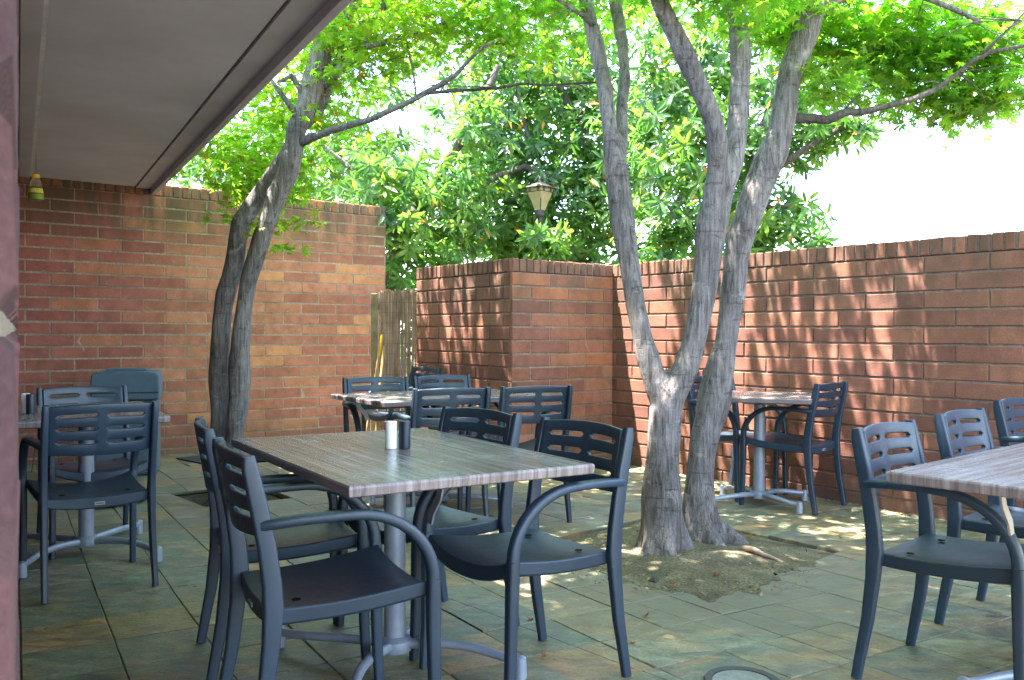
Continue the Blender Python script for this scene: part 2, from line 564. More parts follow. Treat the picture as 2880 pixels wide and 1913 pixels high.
MAPLE_MAIN =[
  [ (0.778,4.54,-0.026,0.140),(0.782,4.55,0.062,0.120),(0.781,4.56,0.149,0.1085),(0.779,4.57,0.293,0.0986),(0.78,4.58,0.449,0.0943),(0.789,4.6,0.627,0.0902),(0.795,4.6,0.74,0.0857),(0.824,4.6,0.819,0.079),(0.871,4.6,0.898,0.0699),(0.909,4.6,0.966,0.0609),(0.942,4.61,1.079,0.061),(0.964,4.62,1.192,0.0623),(0.988,4.63,1.306,0.0659),(1.01,4.64,1.42,0.0728),(1.025,4.64,1.534,0.0751),(1.036,4.64,1.647,0.0774),(1.049,4.64,1.749,0.0797),(1.075,4.64,1.863,0.0728),(1.104,4.64,1.954,0.066),(1.147,4.66,2.049,0.0617),(1.185,4.68,2.179,0.0574),(1.201,4.7,2.344,0.0553),(1.205,4.72,2.51,0.0532),(1.209,4.74,2.701,0.0523),(1.206,4.78,2.947,0.0516),(1.198,4.85,3.304,0.0476),(1.244,4.95,3.733,0.0413),(1.204,5.1,4.257,0.0325) ],
  [ (0.795,4.6,0.774,0.0677),(0.758,4.61,0.863,0.0656),(0.725,4.62,0.964,0.0589),(0.698,4.63,1.077,0.0534),(0.67,4.64,1.191,0.0546),(0.645,4.66,1.305,0.0537),(0.631,4.68,1.42,0.0551),(0.619,4.7,1.537,0.0576),(0.605,4.72,1.654,0.0602),(0.595,4.74,1.772,0.0616),(0.578,4.76,1.891,0.063),(0.557,4.78,2.011,0.0633),(0.54,4.8,2.132,0.0565),(0.525,4.82,2.253,0.0449),(0.515,4.85,2.379,0.044),(0.507,4.87,2.503,0.043),(0.483,4.9,2.63,0.0421),(0.456,4.92,2.756,0.0422),(0.432,4.95,2.887,0.0401),(0.411,5,3.026,0.0405),(0.363,5.1,3.361,0.035),(0.266,5.2,3.758,0.0281),(0.192,5.3,4.169,0.0182) ],
  [ (0.568,4.8,2.073,0.0424),(0.596,4.86,2.192,0.0358),(0.608,4.9,2.296,0.0312),(0.611,4.95,2.429,0.0328),(0.628,5,2.564,0.0343),(0.632,5.1,2.816,0.035),(0.615,5.15,2.957,0.0354),(0.587,5.2,3.102,0.0357),(0.542,5.4,3.571,0.0318),(0.587,5.6,4.124,0.022) ],
  [ (1.042,4.64,1.761,0.0592),(1.059,4.62,1.894,0.0566),(1.067,4.6,2.003,0.0541),(1.05,4.57,2.132,0.0538),(1.03,4.55,2.227,0.0558),(0.989,4.52,2.33,0.0532),(0.94,4.5,2.424,0.0508),(0.891,4.48,2.505,0.0494),(0.839,4.46,2.597,0.0481),(0.784,4.44,2.699,0.0468),(0.723,4.4,2.802,0.0453),(0.568,4.3,3.057,0.0401),(0.44,4.2,3.38,0.0309),(0.288,4.1,3.685,0.0201) ],
  [ (1.085,4.78,-0.075,0.1758),(1.07,4.8,0.026,0.1318),(1.038,4.82,0.117,0.0993),(1.023,4.84,0.243,0.0807),(1.029,4.85,0.361,0.0773),(1.044,4.86,0.479,0.0787),(1.072,4.87,0.597,0.0824),(1.102,4.88,0.716,0.0874),(1.125,4.88,0.836,0.0862),(1.153,4.88,0.956,0.0766),(1.177,4.88,1.075,0.067),(1.19,4.88,1.195,0.0658),(1.204,4.88,1.315,0.067),(1.217,4.88,1.434,0.0682),(1.233,4.88,1.554,0.0658),(1.259,4.88,1.674,0.0682),(1.296,4.88,1.793,0.079),(1.336,4.88,1.913,0.0814),(1.388,4.88,2.032,0.0838),(1.437,4.88,2.152,0.0766),(1.468,4.88,2.271,0.067),(1.495,4.88,2.39,0.0718),(1.511,4.88,2.51,0.0694),(1.546,4.88,2.629,0.0694),(1.583,4.87,2.745,0.0717),(1.621,4.86,2.86,0.0667),(1.65,4.85,2.975,0.0618),(1.736,4.8,3.284,0.0541),(1.866,4.75,3.678,0.0419),(1.957,4.7,4.109,0.0277) ],
]
MAPLE_MAIN_BR =[
  [ (1.51,4.88,2.343,0.0311),(1.575,4.86,2.329,0.0286),(1.652,4.84,2.324,0.0261),(1.711,4.82,2.313,0.0248),(1.755,4.8,2.329,0.0224),(1.806,4.78,2.35,0.0199),(1.88,4.76,2.341,0.0175),(1.953,4.74,2.357,0.0163),(2.026,4.72,2.373,0.015),(2.121,4.7,2.398,0.015),(2.203,4.68,2.428,0.0138),(2.273,4.66,2.47,0.0126),(2.335,4.64,2.519,0.0125),(2.399,4.62,2.577,0.0113),(2.478,4.6,2.616,0.0102),(2.568,4.58,2.63,0.009),(2.751,4.55,2.657,0.0078) ],
  [ (2.432,4.61,2.603,0.009),(2.512,4.6,2.683,0.0068),(2.601,4.58,2.771,0.0056),(2.719,4.5,2.914,0.0044) ],
  [ (1.631,4.86,2.884,0.0358),(1.821,4.8,3.004,0.0283),(2.151,4.7,2.944,0.0184),(2.308,4.6,2.828,0.0135),(2.395,4.55,2.755,0.0089) ],
  [ (0.46,4.92,2.84,0.0169),(0.385,4.88,2.89,0.012),(0.299,4.85,2.934,0.0095),(0.155,4.8,2.997,0.0071) ],
]
MAPLE_LEFT =[
  [ (-1.844,5.95,-0.052,0.1605),(-1.856,5.96,0.049,0.1082),(-1.871,5.97,0.223,0.0732),(-1.875,5.98,0.457,0.0645),(-1.858,5.99,0.662,0.0676),(-1.846,6,0.808,0.0706),(-1.844,6,0.956,0.0706),(-1.841,6,1.103,0.0662),(-1.826,6,1.25,0.0589),(-1.809,6,1.368,0.0544),(-1.789,6,1.485,0.053),(-1.748,6,1.633,0.0589),(-1.707,6,1.78,0.0618),(-1.648,6,1.927,0.0647),(-1.593,6,2.074,0.0662),(-1.526,6,2.221,0.0692),(-1.485,6,2.368,0.0662),(-1.472,6.02,2.519,0.0664),(-1.421,6.04,2.671,0.0681),(-1.379,6.06,2.824,0.0773),(-1.333,6.08,2.978,0.0805),(-1.299,6.1,3.133,0.0748),(-1.259,6.12,3.289,0.069),(-1.199,6.15,3.45,0.0603),(-1.074,6.2,3.832,0.0487),(-1.031,6.3,4.304,0.0309) ],
  [ (-1.956,6.06,-0.074,0.1486),(-1.977,6.07,0.028,0.1042),(-2.004,6.08,0.206,0.0686),(-2.014,6.08,0.445,0.0626),(-2.017,6.09,0.743,0.0627),(-2.018,6.1,0.892,0.0658),(-2.015,6.1,1.042,0.0658),(-2.003,6.1,1.221,0.0658),(-1.974,6.1,1.401,0.0643),(-1.944,6.1,1.52,0.0628),(-1.917,6.1,1.64,0.0628),(-1.891,6.1,1.789,0.0658),(-1.87,6.1,1.879,0.0688),(-1.819,6.11,1.985,0.0629),(-1.745,6.12,2.101,0.057),(-1.673,6.13,2.214,0.0541),(-1.585,6.14,2.36,0.0512),(-1.485,6.16,2.551,0.0453),(-1.374,6.2,2.682,0.0456),(-1.294,6.25,2.908,0.0399),(-1.212,6.3,3.137,0.0371),(-1.185,6.4,3.419,0.0345),(-1.062,6.5,3.772,0.0255) ],
]
MAPLE_LEFT_BR =[
  [ (-1.447,6,2.426,0.0383),(-1.358,5.97,2.455,0.0293),(-1.229,5.94,2.496,0.0248),(-1.091,5.9,2.525,0.0217),(-0.954,5.86,2.55,0.0201),(-0.803,5.8,2.602,0.0199),(-0.669,5.75,2.643,0.0183),(-0.552,5.7,2.692,0.0182),(-0.452,5.66,2.74,0.0153),(-0.366,5.62,2.784,0.0138),(-0.269,5.6,2.879,0.0124),(-0.173,5.56,2.949,0.0109),(-0.063,5.5,2.975,0.0094) ],
  [ (-0.566,5.7,2.686,0.0126),(-0.396,5.66,2.69,0.0111),(-0.242,5.62,2.688,0.0096),(-0.091,5.6,2.694,0.0096),(0.046,5.58,2.716,0.0082),(0.209,5.56,2.703,0.0068),(0.398,5.54,2.709,0.0068),(0.53,5.5,2.704,0.0054) ],
  [ (-1.303,6.08,2.845,0.0388),(-1.208,6.05,2.926,0.0326),(-1.081,6,2.999,0.0294),(-1.034,5.98,3.06,0.0264),(-0.882,5.94,3.083,0.0204),(-0.732,5.9,3.105,0.0174),(-0.569,5.86,3.144,0.0158),(-0.436,5.8,3.175,0.0142),(-0.348,5.75,3.22,0.0127),(-0.248,5.7,3.299,0.0112),(-0.094,5.6,3.412,0.0096) ],
  [ (-1.019,5.98,3.072,0.0132),(-0.956,5.95,3.173,0.0117),(-0.877,5.9,3.3,0.0101),(-0.841,5.85,3.425,0.0086) ],
  [ (-0.877,5.9,3.358,0.0087),(-0.79,5.9,3.214,0.0087),(-0.717,5.9,3.143,0.0087),(-0.688,5.9,2.984,0.0072),(-0.664,5.9,2.841,0.0072),(-0.644,5.9,2.711,0.0058) ],
  [ (-1.404,6.04,2.715,0.0326),(-1.447,6,2.793,0.0206),(-1.494,5.95,2.866,0.0175),(-1.568,5.9,2.808,0.013) ],
  [ (-1.452,6.02,2.607,0.0236),(-1.502,5.96,2.665,0.0175),(-1.553,5.9,2.736,0.0145),(-1.597,5.85,2.808,0.0115) ],
]
MAGNOLIA_L =[
  [ (-1.377,10.2,0.477,0.1151),(-1.405,10.2,1.477,0.1001),(-1.381,10.2,1.977,0.0901),(-1.245,10.3,2.39,0.0808),(-0.978,10.4,2.81,0.0663),(-0.528,10.5,3.546,0.0515),(-0.173,10.6,4.347,0.0364) ],
  [ (-1.357,10.2,2.027,0.055),(-1.508,10.2,2.576,0.045),(-1.809,10.2,2.974,0.035),(-2.21,10.2,3.321,0.025) ],
]
MAGNOLIA_C =[
  [ (1.693,11.5,0.405,0.141),(1.656,11.5,1.871,0.1241),(1.468,11.6,2.558,0.1024),(1.238,11.6,3.125,0.0853),(0.894,11.6,3.804,0.0683),(0.492,11.6,4.595,0.0512),(0.318,11.6,5.386,0.0341) ],
  [ (1.238,11.6,3.125,0.0569),(0.658,11.4,3.033,0.0503),(0.152,11.2,3.244,0.0439),(-0.173,11,3.098,0.0378),(-0.411,10.9,2.892,0.0267) ],
  [ (0.319,11.3,3.457,0.0388),(0.179,11.3,3.677,0.0333),(0.123,11.3,3.898,0.0249) ],
  [ (1.655,11.5,2.097,0.062),(2.093,11.3,2.746,0.0499),(2.27,11.1,3.262,0.0327) ],
]
MAGNOLIA_R =[
  [ (2.685,9.6,0.534,0.1318),(2.639,9.6,1.758,0.113),(2.575,9.5,2.402,0.0978),(2.545,9.4,2.849,0.083),(2.611,9.4,3.217,0.0692),(2.837,9.4,3.769,0.0507),(3.063,9.4,4.412,0.0323) ],
  [ (2.568,9.4,2.757,0.0553),(2.828,9.2,2.927,0.0451),(3.029,9,3.065,0.0353),(3.256,8.9,3.197,0.0262),(3.369,8.8,3.304,0.0173) ],
  [ (2.578,9.5,2.588,0.0466),(2.725,9.3,2.468,0.0319),(2.933,9.1,2.485,0.0201) ],
]

# ------------------------------------------------------------------ brickwork
TALL = [(0.310, 0.126, 0.075), (0.284, 0.110, 0.068), (0.329, 0.140, 0.079), (0.257, 0.099, 0.063), (0.302, 0.124, 0.079), (0.288, 0.115, 0.072)]
LOW = [(0.205, 0.085, 0.054), (0.180, 0.073, 0.049), (0.225, 0.095, 0.058), (0.162, 0.067, 0.047), (0.20, 0.083, 0.055)]


def chamfer_brick(mb, x0, x1, z0, z1, depth, c, col, rnd, y=0.0, j=0.0012):
    g = lambda: random.uniform(-j, j)
    v = [(x0 + c + g(), y + g() * 1.5, z0 + c + g()), (x1 - c + g(), y + g() * 1.5, z0 + c + g()),
         (x1 - c + g(), y + g() * 1.5, z1 - c + g()), (x0 + c + g(), y + g() * 1.5, z1 - c + g()),
         (x0 + g(), y + c, z0 + g()), (x1 + g(), y + c, z0 + g()), (x1 + g(), y + c, z1 + g()), (x0 + g(), y + c, z1 + g()),
         (x0, y + depth, z0), (x1, y + depth, z0), (x1, y + depth, z1), (x0, y + depth, z1)]
    f = [(0, 1, 2, 3)]
    for a, b in ((0, 1), (1, 2), (2, 3), (3, 0)):
        f.append((a, a + 4, b + 4, b))
        f.append((a + 4, a + 8, b + 8, b + 4))
    mb.add(v, f, 0, col, rnd)


def brickwork(L, ztop, ch, bl, pal, joint=0.011, recess=0.009, x_start=0.0, core0=0.0, thick=0.19, shade=None, odd=0, warm=None, cdepth=0.03):
    """front face on local y=0 looking to -y; courses counted down from ztop"""
    mb = MB()
    hj = joint * 0.7
    n = int(math.ceil(ztop / ch))
    for i in range(n):
        z1 = ztop - i * ch - joint / 2
        z0 = z1 - ch + joint
        if z1 < 0.01:
            break
        z0 = max(z0, -0.04)
        x = x_start - bl * (0.5 if (i + odd) % 2 else 0.0) - (0.11 if i % 3 == 2 else 0.0) * 0
        while x < L:
            a, b = max(x + hj / 2, x_start), min(x + bl - hj / 2, L)
            if b - a > 0.02:
                col = random.choice(pal)
                k = random.uniform(0.90, 1.10)
                col = tuple(q * k for q in col)
                if warm and random.random() < 0.06:
                    col = warm
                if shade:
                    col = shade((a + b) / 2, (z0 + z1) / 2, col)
                chamfer_brick(mb, a, b, z0, z1, cdepth, 0.0045, col, random.random(), y=random.uniform(-0.0015, 0.0015))
            x += bl
    # mortar bed and the body of the wall
    mb.box(core0, L, recess, thick, -0.05, ztop, 1)
    return mb


def coping(L, z0, h, pal, w=0.0605, gap=0.0135, depth=0.2, x_start=0.0):
    mb = MB()
    x = x_start
    while x < L - 0.02:
        col = random.choice(pal)
        k = random.uniform(0.75, 1.25)
        col = tuple(q * k for q in col)
        x1 = min(x + w + random.uniform(-0.002, 0.002), L)
        dz = random.uniform(-0.003, 0.003)
        yy = -0.004 + random.uniform(-0.002, 0.002)
        a = random.uniform(-0.004, 0.004)
        c = 0.006
        v = [(x + c, yy, z0 + c), (x1 - c, yy, z0 + c), (x1 - c + a, yy, z0 + h - c + dz), (x + c + a, yy, z0 + h - c + dz),
             (x, yy + c, z0), (x1, yy + c, z0), (x1 + a, yy + c, z0 + h + dz), (x + a, yy + c, z0 + h + dz),
             (x, depth, z0), (x1, depth, z0), (x1 + a, depth, z0 + h + dz), (x + a, depth, z0 + h + dz)]
        f = [(0, 1, 2, 3), (8, 11, 10, 9)]
        for p, q in ((0, 1), (1, 2), (2, 3), (3, 0)):
            f.append((p, p + 4, q + 4, q))
            f.append((p + 4, p + 8, q + 8, q + 4))
        mb.add(v, f, 0, col, random.random())
        x += w + gap
    mb.box(x_start + 0.01, L - 0.004, 0.008, depth - 0.012, z0 + 0.001, z0 + h - 0.012, 1)
    return mb


def place(o, loc, ang):
    o.location = loc
    o.rotation_euler = (0, 0, math.radians(ang))
    return o


# tall wall at the back left
A37 = 36.95
tw = thing('brick_wall', 'tall orange brick wall with soldier coping behind the two stemmed tree', 'brick wall', (-4.45, 7.295, 0), math.radians(A37))
LT = 3.845


def tall_shade(x, z, c):  # eaves shadow painted into the brick tints at the left end
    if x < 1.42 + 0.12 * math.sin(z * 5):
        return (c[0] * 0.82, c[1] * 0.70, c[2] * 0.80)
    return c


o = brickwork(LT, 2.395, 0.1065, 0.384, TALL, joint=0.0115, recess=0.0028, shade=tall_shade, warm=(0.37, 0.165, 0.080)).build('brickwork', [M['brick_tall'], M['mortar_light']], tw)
o = coping(LT, 2.399, 0.107, [(0.36, 0.12, 0.06), (0.30, 0.10, 0.055), (0.22, 0.10, 0.06), (0.42, 0.15, 0.06)], gap=0.024).build('coping', [M['brick_tall'], M['mortar_dark']], tw)

# low wall with a jog on the right
lw = thing('brick_wall', 'low red brick wall with a jog, streaked with sunlight, around the far side of the patio', 'brick wall', (0.0, 7.19, 0))
LH = 1.643
ang = -53.13
d = Vector((0.6, -0.8, 0))
p0 = Vector((-0.912, 1.216, 0))
brickwork(1.52 - 0.034, LH, 0.1115, 0.40, LOW, joint=0.012, recess=0.009).build('brickwork', [M['brick_low'], M['mortar_dark']], lw)
place(lw.children[-1], p0, ang)
o = coping(1.52 - 0.034, LH + 0.004, 0.107, LOW).build('coping', [M['brick_low'], M['mortar_dark']], lw)
place(o, p0, ang)
# the short return
o = brickwork(1.12, LH, 0.1115, 0.40, [(0.29, 0.115, 0.070), (0.25, 0.098, 0.062), (0.215, 0.086, 0.060), (0.32, 0.13, 0.074)], joint=0.012, recess=0.0055, core0=0.006, warm=(0.37, 0.13, 0.065)).build('brickwork', [M['brick_low'], M['mortar_light']], lw)  # lighter brick than LOW, which carries the other faces' shade in its colour
place(o, (0, 0, 0), 36.87)
o = coping(1.12, LH + 0.004, 0.107, LOW, x_start=0.0).build('coping', [M['brick_low'], M['mortar_dark']], lw)
place(o, (0, 0, 0), 36.87)
# long right-hand run
p2 = Vector((0.898, 0.674, 0))
o = brickwork(5.4, LH, 0.1115, 0.40, LOW, joint=0.012, recess=0.010, odd=1, x_start=-0.16, core0=-0.16).build('brickwork', [M['brick_low'], M['mortar_dark']], lw)
place(o, p2, ang)
o = coping(5.4, LH + 0.004, 0.107, LOW, x_start=-0.15).build('coping', [M['brick_low'], M['mortar_dark']], lw)
place(o, p2, ang)

# ------------------------------------------------------------------ building at the left edge with its eaves
BA = 119.2
bd = Vector((math.cos(math.radians(BA)), math.sin(math.radians(BA)), 0))
bn = Vector((0.873, 0.488, 0))
bl_ = thing('building', 'brick building with deep grey painted eaves along the patio edge', 'building', (-0.2426, 0.4318, 0), math.radians(BA))
# local x runs away from the camera, local -y looks over the patio
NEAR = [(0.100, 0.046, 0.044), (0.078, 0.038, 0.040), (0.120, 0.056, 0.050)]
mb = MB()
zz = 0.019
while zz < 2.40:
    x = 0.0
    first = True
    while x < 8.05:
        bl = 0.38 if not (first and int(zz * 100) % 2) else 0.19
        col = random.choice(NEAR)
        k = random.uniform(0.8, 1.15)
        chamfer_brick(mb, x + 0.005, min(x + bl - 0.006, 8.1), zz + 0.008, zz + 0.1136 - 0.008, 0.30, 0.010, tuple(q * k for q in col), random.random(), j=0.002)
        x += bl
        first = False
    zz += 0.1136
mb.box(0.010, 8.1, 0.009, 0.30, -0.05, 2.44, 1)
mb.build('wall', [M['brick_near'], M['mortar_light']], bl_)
# soffit, in the same local frame: y negative = out over the patio
mb = MB()
mb.box(-5.0, 8.30, -0.93, -0.115, 2.462, 2.478)
mb.build('soffit', M['soffit'], bl_)
mb = MB()
mb.box(-5.0, 8.30, -1.068, -0.942, 2.452, 2.478)
mb.box(-5.0, 8.30, -0.092, -0.012, 2.452, 2.478)
o = mb.build('soffit_trim', M['trim'], bl_)
mb = MB()
mb.box(-5.0, 8.30, -0.9418, -0.9302, 2.470, 2.479)
mb.build('soffit_seam', M['seam'], bl_)
mb = MB()
mb.box(-5.0, 8.30, -0.1145, -0.0922, 2.462, 2.479)
mb.build('soffit_bead', M['seam_pale'], bl_)
mb = MB()
mb.box(-5.0, 8.30, -1.112, -1.070, 2.405, 2.66)
bevel(mb.build('fascia', M['trim'], bl_), 0.004)
mb = MB()
mb.box(-5.0, 8.30, -1.150, 4.5, 2.664, 2.74)
mb.box(-5.0, 8.30, -1.05, 4.5, 2.482, 2.660)
mb.build('roof', M['roof'], bl_)

# ------------------------------------------------------------------ ground, soil and slate floor
mb = MB()
mb.box(-90, 90, -60, 120, -0.4, -0.04)
o = mb.build('ground', M['ground'])
o['kind'] = 'structure'

PIT = [(1.75, 4.674), (0.97, 5.62), (0.06, 4.78), (0.86, 3.80)]
PIT2 = [(-1.50, 6.10), (-1.95, 6.62), (-2.44, 6.28), (-2.0, 5.78)]


def clip_half(poly, a, b, keep_left=True):
    out = []
    n = len(poly)
    side = lambda p: ((b[0] - a[0]) * (p[1] - a[1]) - (b[1] - a[1]) * (p[0] - a[0])) * (1 if keep_left else -1)
    for i in range(n):
        p, q = poly[i], poly[(i + 1) % n]
        sp, sq = side(p), side(q)
        if sp >= 0:
            out.append(p)
        if sp * sq < 0:
            t = sp / (sp - sq)
            out.append((p[0] + (q[0] - p[0]) * t, p[1] + (q[1] - p[1]) * t))
    return out


def subtract(poly, conv):
    """pieces of poly outside the counter-clockwise convex polygon conv"""
    res, rest = [], poly
    for i in range(len(conv)):
        a, b = conv[i], conv[(i + 1) % len(conv)]
        outp = clip_half(rest, a, b, False)
        if len(outp) > 2:
            res.append(outp)
        rest = clip_half(rest, a, b, True)
        if len(rest) < 3:
            break
    return res


def area(p):
    return 0.5 * sum(p[i][0] * p[(i + 1) % len(p)][1] - p[(i + 1) % len(p)][0] * p[i][1] for i in range(len(p)))


SL = [(0.167, 0.153, 0.098), (0.151, 0.144, 0.100), (0.201, 0.162, 0.093), (0.228, 0.157, 0.075), (0.262, 0.144, 0.067), (0.156, 0.144, 0.115), (0.145, 0.125, 0.090), (0.185, 0.167, 0.106), (0.179, 0.148, 0.095), (0.134, 0.132, 0.104)]
mb = MB()
TS = 0.306
for iu in range(-3, 26):
    def col_pt(u, v):
        th = math.radians(29.5 + 6.5 * max(0, min(u, 3.2)) / 3.2)
        bx, by = -1.585 + u * 0.860, 2.86 + u * 0.51
        return (bx - math.sin(th) * v, by + math.cos(th) * v)
    ph = random.uniform(-0.008, 0.008)
    for iv in range(-18, 30):
        u0, u1 = iu * TS, (iu + 1) * TS
        v0, v1 = iv * TS + ph, (iv + 1) * TS + ph
        if iu < 0 and iv < 40:
            continue
        q = [col_pt(u0, v0), col_pt(u1, v0), col_pt(u1, v1), col_pt(u0, v1)]
        cx, cy = sum(p[0] for p in q) / 4, sum(p[1] for p in q) / 4
        if cy < -0.6 or cy > 10.6 or cx > 4.6 or cx < -5.4:
            continue
        g = 0.0015
        q = [(p[0] + (cx - p[0]) * g / 0.2 + random.uniform(-.0022, .0022), p[1] + (cy - p[1]) * g / 0.2 + random.uniform(-.0022, .0022)) for p in q]
        if area(q) < 0:
            q = q[::-1]
        pieces = [q]
        for pit in (PIT, PIT2):
            nx = []
            for pc in pieces:
                nx += subtract(pc, pit)
            pieces = nx
        col = random.choice(SL)
        k = random.uniform(0.72, 1.25)
        col = tuple(c * k for c in col)
        rn = random.random()
        dz = random.uniform(-0.0025, 0.0025)
        tx, ty = random.uniform(-.007, .007), random.uniform(-.007, .007)
        for pc in pieces:
            if abs(area(pc)) < 0.0015:
                continue
            n = len(pc)
            px, py = sum(p[0] for p in pc) / n, sum(p[1] for p in pc) / n
            zt = lambda p: dz + tx * (p[0] - cx) + ty * (p[1] - cy)
            top, rim, low = [], [], []
            for p in pc:
                L = math.hypot(p[0] - px, p[1] - py) + 1e-6
                s = max(0.2, 1 - 0.0045 / L)
                top.append((px + (p[0] - px) * s, py + (p[1] - py) * s, zt(p)))
                rim.append((p[0], p[1], zt(p) - 0.004))
                low.append((p[0], p[1], -0.022))
            fs = [tuple(range(n))]
            for i in range(n):
                i2 = (i + 1) % n
                fs.append((i, n + i, n + i2, i2))
                fs.append((n + i, 2 * n + i, 2 * n + i2, n + i2))
            mb.add(top + rim + low, fs, 0, col, rn)
o = mb.build('patio_paving', M['slate'])
o['kind'] = 'structure'
mb = MB()
pieces = [[(-5.6, -0.8), (5.0, -0.8), (5.0, 10.8), (-5.6, 10.8)]]
for pit in (PIT, PIT2):
    nx = []
    for pc in pieces:
        nx += subtract(pc, pit)
    pieces = nx
for pc in pieces:
    n = len(pc)
    mb.add([(x, y, -0.0075) for x, y in pc], [tuple(range(n))])
o = mb.build('paving_bed', M['grout'])
o['kind'] = 'structure'


def soil_bed(name, poly, z_edge, mound, over, near_over=None, mat='soil'):
    cx, cy = sum(p[0] for p in poly) / len(poly), sum(p[1] for p in poly) / len(poly)
    mb = MB()
    N, R = 180, 16
    rim = []
    for k in range(N):
        a = 2 * PI * k / N
        dx, dy = math.cos(a), math.sin(a)
        best = 9
        for i in range(len(poly)):
            p, q = poly[i], poly[(i + 1) % len(poly)]
            ex, ey = q[0] - p[0], q[1] - p[1]
            det = dx * ey - dy * ex
            if abs(det) < 1e-9:
                continue
            t = ((p[0] - cx) * ey - (p[1] - cy) * ex) / det
            s = ((p[0] - cx) * dy - (p[1] - cy) * dx) / det
            if t > 0 and -1e-6 <= s <= 1 + 1e-6:
                best = min(best, t)
        front = max(0.0, -dy) if near_over else 0.0
        rim.append((dx, dy, best + over + (near_over or 0) * front * (0.55 + 0.5 * math.sin(5 * a) * math.sin(3 * a + 1) + 0.22 * math.sin(23 * a + 1) + 0.18 * math.sin(41 * a)), front))
    v, f = [(cx, cy, z_edge + mound)], []
    for r in range(1, R + 1):
        for k in range(N):
            dx, dy, L, front = rim[k]
            s = r / R
            ze = z_edge + ((0.004 - z_edge) * min(1, front * 1.8) if near_over else 0)
            z = ze + mound * (1 - s * s) + (0.007 * math.sin(dx * 9 * s + 1.7 * r) * math.cos(dy * 8 * s * L + k * 0.3)) * (1 - s)
            if near_over and r == R and front > 0.2:
                z = 0.0002
            v.append((cx + dx * L * s, cy + dy * L * s, z))
    for k in range(N):
        f.append((0, 1 + k, 1 + (k + 1) % N))
    for r in range(R - 1):
        for k in range(N):
            k2 = (k + 1) % N
            f.append((1 + r * N + k, 1 + (r + 1) * N + k, 1 + (r + 1) * N + k2, 1 + r * N + k2))
    mb.add(v, f)
    o = mb.build(name, M[mat], smooth=True)
    o['kind'] = 'structure'
    return o


soil_bed('soil', PIT, -0.020, 0.042, 0.0, 0.13)
soil_bed('soil', PIT2, -0.030, 0.004, 0.0, None, 'soil_dark')
# strip of dirt along the building
mb = MB()
for i in range(40):
    pass
a0 = Vector((-1.60, 2.83, 0)) - bd * 2.0
vv, ff = [], []
for i in range(61):
    s = i / 60 * 8.0
    p = a0 + bd * s
    w = 0.028 + 0.012 * math.sin(i * 1.9) + 0.008 * math.sin(i * 0.7)
    for k, off in enumerate((0.0 + w * 0.2, -0.03, -0.09)):
        q = p + bn * (off)
        vv.append((q.x, q.y, (0.0035, 0.006, 0.004)[k] - (0.009 if k == 0 else 0)))
for i in range(60):
    for k in range(2):
        ff.append((i * 3 + k, i * 3 + k + 1, i * 3 + k + 4, i * 3 + k + 3))
mb.add(vv, ff)
o = mb.build('soil_strip', M['soil'], smooth=True)
o['kind'] = 'structure'

